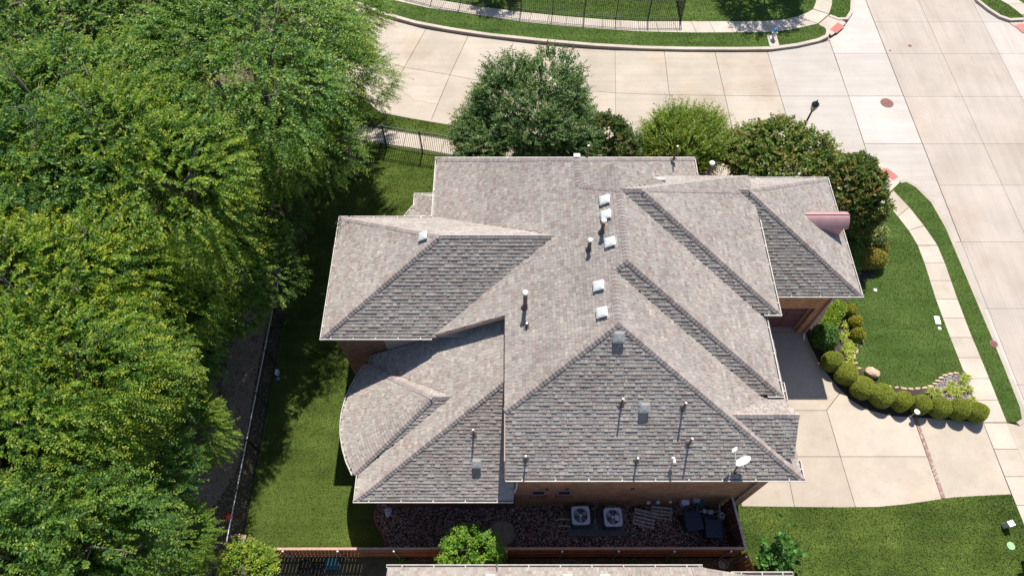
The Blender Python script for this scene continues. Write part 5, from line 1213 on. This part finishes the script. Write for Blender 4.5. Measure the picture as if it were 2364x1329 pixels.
# ------------------------------------------------------------------ yard equipment by the south wall
def ac_unit(x, y, label, rz):
    o = thing('air_conditioner', (x, y, .06), label, 'air conditioner', 'air conditioners by the brick wall', rz); A = .35
    body = MB().box((0, 0, .40), (A * 1.9, A * 1.9, .80)).mesh('cabinet', M['ac_body']); c = link('cabinet', body, o); bevel(c, .07, 3)
    lv = MB()
    for i in range(12): z = .1 + i * .055; lv.box((0, -A * .955, z), (A * 1.6, .02, .022)); lv.box((0, A * .955, z), (A * 1.6, .02, .022)); lv.box((-A * .955, 0, z), (.02, A * 1.6, .022)); lv.box((A * .955, 0, z), (.02, A * 1.6, .022))
    l = link('louvre', lv.mesh('louvre', M['ac_body']), o)
    N = 40; vs = []; rr = .268
    for j in range(N):
        a = 2 * math.pi * j / N; cs, sn = math.cos(a), math.sin(a); k = (abs(cs) ** 7 + abs(sn) ** 7) ** (-1 / 7); vs += [(cs * k * A, sn * k * A, .80), (cs * k * A, sn * k * A, .865), (cs * k * (A - .02), sn * k * (A - .02), .88), (cs * rr, sn * rr, .875), (cs * rr, sn * rr, .76)]
    fs = [(j * 5 + i, (j * 5 + 5 + i) % (5 * N), (j * 5 + 6 + i) % (5 * N), j * 5 + 1 + i) for j in range(N) for i in range(4)]
    link('top_panel', MB().add(vs, fs).mesh('top_panel', M['ac_top']), o)
    link('well', MB().lathe([(.262, .805), (.262, .81)], n=24).mesh('well', M['black']), o)
    for b in range(3):
        m = MB(); a0 = b * 2.094 + .4
        q = lambda r_, a, z: (r_ * math.cos(a0 + a), r_ * math.sin(a0 + a), z)
        m.add([q(.05, -.3, .825), q(.05, .5, .815), q(.25, .32, .82), q(.25, -.22, .845), q(.18, -.35, .845)], [(0, 1, 2, 3, 4)]); link('fan_blade', m.mesh('fan_blade', M['fan']), o)
    link('hub', MB().lathe([(.06, .80), (.06, .868), (.03, .874)], n=14).mesh('hub', M['ac_top']), o)
    g = MB()
    for j in range(8): a = j * math.pi / 4; g.beam((.05 * math.cos(a), .05 * math.sin(a), .872), (.272 * math.cos(a), .272 * math.sin(a), .872), .007, .006)
    for rr2 in (.12, .17, .22):
        g.tube([(rr2 * math.cos(a * 6.2832 / 24), rr2 * math.sin(a * 6.2832 / 24), .874) for a in range(25)], .0025, 4, cap=False)
    link('grille', g.mesh('grille', M['ac_top']), o)
    link('label_plate', MB().box((.1, -A * .975, .62), (.12, .006, .16)).mesh('label_plate', M['steel']), o); return o
ac_unit(2.64, 5.56, 'left grey air conditioner with fan under round grille on a pad', .03); ac_unit(3.88, 5.5, 'right grey air conditioner with a pale patch on its fan', .03)
tagp(MB().box((3.3, 5.42, .035), (2.25, .95, .07)).build('equipment_pad', M['pad'], None, at=(3.3, 5.42, 0)), 'dark concrete pad beneath the two air conditioners', 'pad')
tagp(MB().box((4.03, 5.46, .955), (.17, .19, .008)).build('paper_sheet', M['pale_blue'], None, at=(4.03, 5.46, .95)), 'pale sheet lying on the right air conditioner grille', 'sheet')
m = MB()
for dx in (-.05, .05): m.tube([(3.27 + dx, 6.08, .85), (3.27 + dx * .4, 5.95, .55), (3.27 + dx * .3, 5.6, .12), (3.27 + dx, 5.2, .11)], .014, 6)
tagp(m.build('pipework', M['steel'], None, at=(3.27, 6.0, 0)), 'thin pipes from the brick wall between the two air conditioners', 'pipe')
m = MB()
for yy, k in ((5.58, 0), (5.32, .05)): m.tube([(2.3, yy - .02, .05), (2.12 + k, yy + .01, .06), (1.95, yy + .02, .06), (1.78 + k, yy - .01, .05)], .035, 8)
tagp(m.build('hose', M['hose_pale'], None, at=(2.0, 5.45, 0)), 'two pale hose ends poking out left of the air conditioners', 'hose')

ring = thing('tree_ring', (-.4, 5.06, 0), 'round patch of bare soil edged with dark bricks in the gravel', 'tree ring')
MB().lathe([(.5, .0), (.5, .035), (.2, .05)], (-.4, 5.06, 0), 26).build('soil', M['soil'], ring)
for i in range(18):
    a = i * 6.2832 / 18; MB().box((-.4 + .54 * math.cos(a), 5.06 + .5 * math.sin(a), .03), (.075, .155, .08), a).build('brick', M['brick_dark'], ring, at=(-.4 + .54 * math.cos(a), 5.06 + .5 * math.sin(a), 0))
edge = thing('garden_edging', (-5.2, 5.2, 0), 'curved red brick edging between the back lawn and the gravel', 'edging')
for i, p in enumerate(resample([(-5.42, 6.0), (-5.46, 5.73), (-5.3, 5.31), (-4.97, 4.91), (-4.88, 4.35)], [k / 11 for k in range(12)])):
    MB().box((p.x, p.y, .03), (.09, .155, .09), .2 + i * .05).build('brick', M['brick_dark'], edge, at=(p.x, p.y, 0))

def pallet(x, y, rz, tilt, label):
    o = thing('pallet', (x, y, .02), label, 'pallet', None, rz); o.rotation_euler = (tilt[0], tilt[1], rz); r = random.Random(int(x * 10))
    for i in range(3): link('stringer', MB().box((0, 0, .05), (.04, .62, .09)).mesh('stringer', M['pallet']), o, (-.38 + i * .38, 0, 0))
    for i in range(5):
        link('deck_board', MB().box((0, 0, .105), (.84, .075, .018)).mesh('deck_board', M['pallet']), o, (r.uniform(-.01, .01), -.27 + i * .135, 0), (0, 0, r.uniform(-.03, .03)))
    for i in range(3): link('deck_board', MB().box((0, 0, -.005), (.84, .08, .018)).mesh('deck_board', M['pallet']), o, (0, -.26 + i * .26, .0))
pallet(5.22, 5.62, -.22, (.12, 0), 'front broken wooden pallet lying on the gravel by the wall'); pallet(5.92, 5.80, -.1, (.5, 0), 'rear wooden pallet leaning towards the brick wall')
b = thing('brick_stack', (5.4, 6.0, 0), 'small stack of red bricks against the wall behind the pallets', 'bricks')
for i in range(10): MB().box((5.3 + (i % 3) * .1, 5.98, .04 + (i // 3) * .075), (.09, .17, .07)).build('brick', M['brick_dark'], b, at=(5.3 + (i % 3) * .1, 5.98, (i // 3) * .075))

def wheelie_bin(x, y, rz, label):
    o = thing('wheelie_bin', (x, y, .01), label, 'bin', None, rz); m = MB(); P = [(-.24, -.24, .08), (.24, -.24, .08), (.24, .22, .08), (-.24, .22, .08), (-.31, -.33, .95), (.31, -.33, .95), (.31, .30, .95), (-.31, .30, .95)]
    m.add(P, [(3, 2, 1, 0), (0, 1, 5, 4), (1, 2, 6, 5), (2, 3, 7, 6), (3, 0, 4, 7)]); bevel(link('body', m.mesh('body', M['bin']), o), .03, 2)
    l = MB().box((0, -.02, .985), (.66, .70, .06)); lo = link('lid', l.mesh('lid', M['bin']), o); bevel(lo, .03, 3)
    for i in range(5): link('lid_rib', MB().box((-.2 + i * .1, -.04, 1.018), (.03, .5, .01)).mesh('lid_rib', M['bin']), lo)
    link('handle', MB().tube([(-.26, .33, .93), (-.26, .42, .95), (.26, .42, .95), (.26, .33, .93)], .018, 8).mesh('handle', M['bin']), o)
    for s in (-1, 1): link('wheel', MB().tube([(s * .24, .26, .12), (s * .31, .26, .12)], .12, 14).mesh('wheel', M['black']), o)
    return o
wheelie_bin(6.93, 5.36, .12, 'left dark blue wheelie bin nearest the wooden pallets'); wheelie_bin(7.67, 5.08, -.05, 'right dark blue wheelie bin nearest the board gate')
o = thing('gas_tank', (8.22, 5.66, 0), 'round pale blue tank with dark valve beside the gate', 'tank'); link('body', MB().lathe([(.1, 0), (.15, .04), (.165, .25), (.15, .38), (.08, .43)], n=20).mesh('body', M['pale_blue'], smooth=True), o)
link('valve', MB().lathe([(.035, .42), (.035, .5)], n=10).mesh('valve', M['black']), o); link('collar', MB().lathe([(.095, .4), (.1, .46), (.085, .46)], n=16).mesh('collar', M['pale_blue']), o)
def wbox(name, x, z, d, mat, label, cat, y=6.1):
    o = thing(name, (x, y, z), label, cat); bevel(link('body', MB().box((0, -d[1] / 2, 0), d).mesh('body', mat), o), .012, 2); link('cover', MB().box((0, -d[1] - .008, 0), (d[0] * .7, .016, d[2] * .7)).mesh('cover', mat), o); return o
wbox('junction_box', 5.3, .85, (.13, .1, .16), M['pale_blue'], 'small blue grey box on the wall, left of its twin above the pallets', 'utility box'); wbox('junction_box', 5.66, .9, (.13, .1, .16), M['pale_blue'], 'small blue grey box on the wall, right of its twin above the pallets', 'utility box')
wbox('outlet_cover', 6.15, .9, (.11, .06, .09), M['white'], 'tiny white outlet cover on the brick wall', 'outlet'); wbox('electric_meter', 6.68, .95, (.3, .16, .42), M['pale_blue'], 'largest pale blue electric meter box on the wall left of the beige box', 'utility box')
wbox('breaker_box', 7.06, 1.25, (.26, .12, .3), M['siding'], 'beige breaker box on the wall between two blue boxes', 'utility box'); wbox('cable_box', 7.32, .85, (.3, .13, .3), M['teal'], 'teal blue cable box on the wall beside the beige box', 'utility box')
o = thing('gas_meter', (7.75, 5.75, 0), 'blue grey gas meter with pipes between the bins and the gate', 'gas meter'); bevel(link('body', MB().box((0, 0, .5), (.2, .16, .24)).mesh('body', M['pale_blue']), o), .03, 2)
link('pipe', MB().tube([(-.45, .02, 0), (-.45, .02, .6), (-.1, .02, .62), (.1, .0, .62), (.36, .02, .6), (.36, .3, .7)], .022, 8).mesh('pipe', M['steel']), o); link('regulator', MB().lathe([(.02, .6), (.085, .63), (.085, .66), (.03, .7)], (-.25, .02, 0), 14).mesh('regulator', M['pale_blue']), o)
o = thing('sack', (-4.93, 5.88, 0), 'crumpled pale cloth sack on the gravel by the downspout', 'sack'); r = random.Random(3); bm = bmesh.new(); bmesh.ops.create_icosphere(bm, subdivisions=3, radius=1)
for v in bm.verts: q = v.co; k = 1 + .18 * math.sin(q.x * 7 + q.y * 5) + .12 * math.sin(q.y * 11 - q.z * 6); v.co = Vector((q.x * .14 * k, q.y * .2 * k, max(q.z, -.3) * .1 * k + .05))
me = bpy.data.meshes.new('cloth'); bm.to_mesh(me); bm.free(); me.materials.append(M['cloth']); link('cloth', me, o); link('tie', MB().tube([(-.06, .02, .14), (.0, -.02, .16), (.09, .06, .13)], .012, 6).mesh('tie', M['black']), o)
for i, (x, lab) in enumerate(((4.62, 'left teal round valve lid set in the gravel'), (4.97, 'right teal round valve lid set in the gravel'))): tagp(MB().lathe([(.075, 0), (.075, .03), (.04, .045)], (x, 5.07, 0), 16).build('valve_disc', M['teal'], None, at=(x, 5.07, 0)), lab, 'valve lid')

# neighbour's side yard clutter
def pot(x, y, r_, label):
    o = thing('planter', (x, y, 0), label, 'planter'); link('pot', MB().lathe([(r_ * .8, 0), (r_, .28), (r_ * 1.06, .3), (r_ * .93, .3), (r_ * .9, .22)], n=24).mesh('pot', M['black']), o); link('soil', MB().lathe([(r_ * .9, .2), (r_ * .9, .235)], n=20).mesh('soil', M['mulch']), o)
pot(-7.85, 3.82, .25, 'larger black round planter behind the left part of the wooden fence'); pot(-7.36, 3.68, .22, 'smaller black round planter beside the teal crate')
o = thing('crate', (-6.85, 3.92, 0), 'teal plastic crate behind the wooden fence next to the planters', 'crate'); m = MB(); m.box((0, 0, .02), (.5, .36, .03))
for s in (-1, 1): m.box((s * .24, 0, .15), (.025, .36, .28)); m.box((0, s * .17, .15), (.46, .025, .28))
link('body', m.mesh('body', M['teal']), o); link('lid', MB().box((.02, .01, .31), (.5, .38, .025)).mesh('lid', M['teal']), o)
o = thing('wire_basket', (8.05, 3.9, 0), 'round wire basket left against the fence corner', 'basket'); m = MB()
for z, r_ in ((.02, .13), (.15, .17), (.28, .2)): m.tube([(r_ * math.cos(a * .2618), r_ * .8 * math.sin(a * .2618), z) for a in range(25)], .008, 5, cap=False)
for a in range(10): m.tube([(.13 * math.cos(a * .628), .104 * math.sin(a * .628), .02), (.2 * math.cos(a * .628), .16 * math.sin(a * .628), .28)], .005, 4)
link('wire', m.mesh('wire', M['hose_pale']), o); link('base', MB().lathe([(.125, 0), (.125, .02)], n=16).mesh('base', M['pallet']), o)
for i, (x, y, lab) in enumerate(((5.9, 3.85, 'low weeds by the fence post nearest the wire basket'), (4.6, 3.9, 'low weeds at the base of the fence, left of the nearer clump'), (-4.2, 3.95, 'tall weed behind the fence next to the gravel edge'))): bush('weed', x, y, .22, .16, .14, 500, FRESH, lab, 120 + i, .08, .05, 2.0, .2, 'weed')

# utility pedestals by the iron fence, other small things on lawns
def pedestal(x, y, d, mat, label, cap=None, rz=0.0):
    o = thing('utility_pedestal', (x, y, 0), label, 'utility box', None, rz); bevel(link('body', MB().box((0, 0, d[2] / 2), d).mesh('body', mat), o), .012, 2); link('lid', MB().box((0, 0, d[2] + .01), (d[0] * 1.06, d[1] * 1.06, .025)).mesh('lid', cap or mat), o); return o
pedestal(-10.33, 11.8, (.12, .2, .22), M['cloth'], 'small pale box at the foot of the iron fence halfway along the back lawn'); pedestal(-10.4, 4.8, (.2, .3, .3), M['trim'], 'brown box at the bottom left corner of the back lawn')
pedestal(19.42, 5.36, (.24, .2, .42), M['silver'], 'silver utility box standing on the south lawn near the sidewalk', M['white'], .3)
def disc(name, x, y, r_, mat, label, cat, h=.03, group=None): return tagp(MB().lathe([(r_, -.02), (r_, h * .7), (r_ * .8, h)], (x, y, 0), 20).build(name, mat, None, at=(x, y, 0)), label, cat, group)
disc('valve_disc', -10.28, 11.55, .08, M['blue_cap'], 'bright blue round valve lid beside the pale box at the iron fence', 'valve lid', .05); disc('valve_disc', -10.3, 4.56, .09, M['teal'], 'turquoise round lid beside the brown box in the lawn corner', 'valve lid', .06)
disc('lawn_light', 17.16, 16.04, .085, M['white'], 'white lawn light disc in the middle of the front lawn', 'lawn light', .045); disc('lawn_light', 18.16, 17.83, .075, M['white'], 'white lawn light disc near the flowering shrub', 'lawn light', .045)
disc('lawn_light', 19.57, 14.02, .08, M['white'], 'small white disc just below the rectangular meter lid', 'lawn light', .04)
disc('lawn_light', -5.0, 17.15, .085, M['cloth'], 'white lawn light disc on the shaded lawn above the left roof wing', 'lawn light', .05); disc('valve_disc', -4.6, 16.75, .09, M['pale_blue'], 'pale turquoise valve lid at the roof edge of the left wing', 'valve lid', .05)
disc('irrigation_lid', 19.4, 4.6, .15, M['green_lid'], 'round light green irrigation lid on the south lawn', 'irrigation lid', .02)
o = thing('meter_lid', (19.6, 14.44, 0), 'white rectangular water meter lid beside the front sidewalk', 'meter lid', None, -.08); bevel(link('frame', MB().box((0, 0, .015), (.25, .42, .05)).mesh('frame', M['white']), o), .01, 1); link('lid', MB().box((0, 0, .043), (.2, .36, .012)).mesh('lid', M['white']), o)
def manhole(x, y, z, r_, label, mat):
    o = thing('manhole_cover', (x, y, z), label, 'manhole cover'); link('frame', MB().lathe([(r_, -.02), (r_, .006), (r_ * .93, .008)], n=36).mesh('frame', M['rust']), o); m = MB().lathe([(r_ * .9, 0), (r_ * .9, .013), (r_ * .86, .014)], n=36)
    for i in range(-3, 4):
        for j in range(-3, 4):
            if math.hypot(i, j) < 3.4: m.box((i * r_ * .23, j * r_ * .23, .014), (r_ * .1, r_ * .1, .01))
    link('lid', m.mesh('lid', mat), o)
    for s in (-1, 1): link('pick_hole', MB().box((s * r_ * .3, s * .1 * r_, .02), (r_ * .12, r_ * .08, .006)).mesh('pick_hole', M['black']), o)
manhole(21.14, 28.27, RZ, .36, 'reddish manhole cover in the intersection beside the street lamp', M['rust']); manhole(21.78, 13.25, .004, .19, 'rusty round cover in the grass verge beside the avenue', M['rust'])
for x, y, lab in ((23.8, 32.95, 'small dark valve cover in the avenue near the top right'), (22.5, 32.54, 'tiny dark valve cover left of the other one in the avenue')): tagp(MB().lathe([(.11 if x > 23 else .06, -.02), (.11 if x > 23 else .06, .006), (.07, .007)], (x, y, RZ), 18).build('valve_cover', M['rust'], None, at=(x, y, RZ)), lab, 'valve cover')

# fire hydrant
o = thing('fire_hydrant', (15.62, 33.42, .02), 'silver fire hydrant with blue bonnet on its concrete pad', 'fire hydrant')
link('body', MB().lathe([(.15, 0), (.15, .05), (.095, .06), (.09, .45), (.12, .47), (.12, .52), (.1, .54)], n=20).mesh('body', M['silver']), o); link('bonnet', MB().lathe([(.12, .54), (.115, .6), (.07, .68), (.03, .7), (.03, .75)], n=20).mesh('bonnet', M['blue_cap']), o)
for a, r_ in ((0, .045), (math.pi, .045), (-math.pi / 2, .06)): link('outlet', MB().tube([(.08 * math.cos(a), .08 * math.sin(a), .4), (.17 * math.cos(a), .17 * math.sin(a), .4)], r_, 12).mesh('outlet', M['silver']), o)
# street lamp
o = thing('street_lamp', (14.94, 24.62, 0), 'black acorn street lamp rising behind the broad leaved tree', 'street lamp'); H = 3.05
link('pole', MB().lathe([(.14, 0), (.12, .35), (.06, .45), (.045, H - .1), (.07, H)], n=14).mesh('pole', M['iron']), o); link('globe', MB().lathe([(.09, H), (.15, H + .1), (.17, H + .25), (.15, H + .36)], n=18).mesh('globe', M['amber_glass'], smooth=True), o)
link('roof', MB().lathe([(.19, H + .35), (.17, H + .42), (.09, H + .5), (.04, H + .54), (.03, H + .6), (.008, H + .7)], n=18).mesh('roof', M['iron']), o); link('cage', MB().lathe([(.1, H - .03), (.11, H + .02), (.09, H + .04)], n=14).mesh('cage', M['iron']), o)
# mailbox cut by the right edge
o = thing('mailbox', (19.62, 4.0, 0), 'black mailbox with white number plate at the right picture edge', 'mailbox', None, .25)
link('post', MB().box((0, 0, .45), (.09, .09, .9)).mesh('post', M['black']), o); bevel(link('box', MB().box((0, 0, 1.0), (.5, .3, .26)).mesh('box', M['black']), o), .05, 3); link('tray', MB().box((0, 0, .86), (.56, .34, .02)).mesh('tray', M['blue_cap']), o)
link('plate', MB().box((-.02, 0, 1.134), (.07, .08, .006)).mesh('plate', M['white']), o); link('strip', MB().box((-.16, 0, 1.134), (.012, .27, .006)).mesh('strip', M['white']), o); link('flag', MB().box((.1, .16, 1.05), (.14, .012, .05)).mesh('flag', M['red']), o)
# white marker on a stake
o = thing('driveway_marker', (17.0, 9.83, 0), 'white round marker disc on a thin stake by the clipped bushes', 'marker'); link('stake', MB().tube([(0, 0, 0), (.0, .0, .6)], .014, 8).mesh('stake', M['white']), o)
link('disc', MB().lathe([(.02, .58), (.105, .6), (.115, .612), (.07, .625)], n=20).mesh('disc', M['white']), o); link('foot', MB().lathe([(.05, 0), (.04, .06), (.015, .08)], n=10).mesh('foot', M['white']), o)
# litter on the trail
o = thing('red_bag', (-11.27, 5.73, .02), 'crumpled red litter on the dirt trail in the woods', 'litter'); bm = bmesh.new(); bmesh.ops.create_icosphere(bm, subdivisions=2, radius=1)
for v in bm.verts: q = v.co; k = 1 + .35 * math.sin(q.x * 9 + q.y * 4); v.co = Vector((q.x * .08 * k, q.y * .17 * k, max(q.z, -.1) * .04 * k))
me = bpy.data.meshes.new('red_bag'); bm.to_mesh(me); bm.free(); me.materials.append(M['red']); link('wrapper', me, o)

# satellite dish and the small bracket on the south slope
DZ = SS.z(7.05, 5.83)
o = thing('satellite_dish', (7.08, 5.86, SS.z(7.08, 5.86)), 'white satellite dish on the brown south roof slope near the gutter', 'satellite dish')
link('mast', MB().tube([(0, -.05, -.02), (0, 0, .35), (.1, .06, .62)], .022, 8).mesh('mast', M['black']), o); link('foot', MB().box((0, -.03, .01), (.16, .16, .03)).mesh('foot', M['black']), o)
dn = Vector((-.42, .62, .66)).normalized(); u = Vector((.82, .45, .1)); u = (u - dn * u.dot(dn)).normalized(); v = dn.cross(u); m = MB(); N = 28; vs = []; c0 = Vector((.12, .12, .66))
for rr in (0.02, .4, .75, 1.0):
    for j in range(N):
        a = 2 * math.pi * j / N; vs.append(c0 + u * (.27 * rr * math.cos(a)) + v * (.19 * rr * math.sin(a)) + dn * (.055 * rr * rr - .05))
for rr in (1.0, .02):
    for j in range(N): a = 2 * math.pi * j / N; vs.append(c0 + u * (.27 * rr * math.cos(a)) + v * (.19 * rr * math.sin(a)) + dn * (.055 * rr * rr - .066))
m.add(vs, [(i * N + j, i * N + (j + 1) % N, (i + 1) * N + (j + 1) % N, (i + 1) * N + j) for i in range(5) for j in range(N)]); link('reflector', m.mesh('reflector', M['white'], smooth=True), o)
e0 = c0 - u * .25 + dn * .0; e1 = Vector((-.17, .42, .92))
link('arm', MB().tube([e0, e0.lerp(e1, .5) + Vector((0, 0, .02)), e1], .018, 8).mesh('arm', M['silver']), o)
fh = link('feed', MB().beam(e1 - u * .08, e1 + u * .1, .05, .05).mesh('feed', M['white']), o)
for k in (-1, 0, 1): link('feed_horn', MB().lathe([(.022, 0), (.026, .05)], tuple(e1 + u * (.06 * k) - Vector((0, .05, .03))), 10).mesh('feed_horn', M['white']), fh)
link('strut', MB().tube([(.18, .04, .6), (.28, -.02, .42), (.33, -.1, .3), (.28, -.1, .32), (.2, .02, .5)], .01, 6).mesh('strut', M['black']), o)
o = thing('roof_bracket', (5.09, 6.06, SS.z(5.09, 6.06)), 'small white camera bracket on the south roof slope above the gutter', 'camera'); link('arm', MB().tube([(0, 0, 0), (0, .02, .2), (.03, .0, .26)], .014, 8).mesh('arm', M['silver']), o); bevel(link('body', MB().box((.02, -.02, .28), (.07, .15, .06)).mesh('body', M['white']), o), .01, 1)
link('head', MB().box((-.02, .06, .32), (.09, .05, .05)).mesh('head', M['white']), o)

# ------------------------------------------------------------------ survey units -> metres
MS = Matrix.Scale(S, 4)
for me in bpy.data.meshes: me.transform(MS)
for o in bpy.data.objects: o.location = o.location * S
bpy.context.view_layer.update()
print('objects', len(bpy.data.objects), 'tris', sum(len(m.loop_triangles) if m.loop_triangles else len(m.polygons) * 2 for m in bpy.data.meshes))
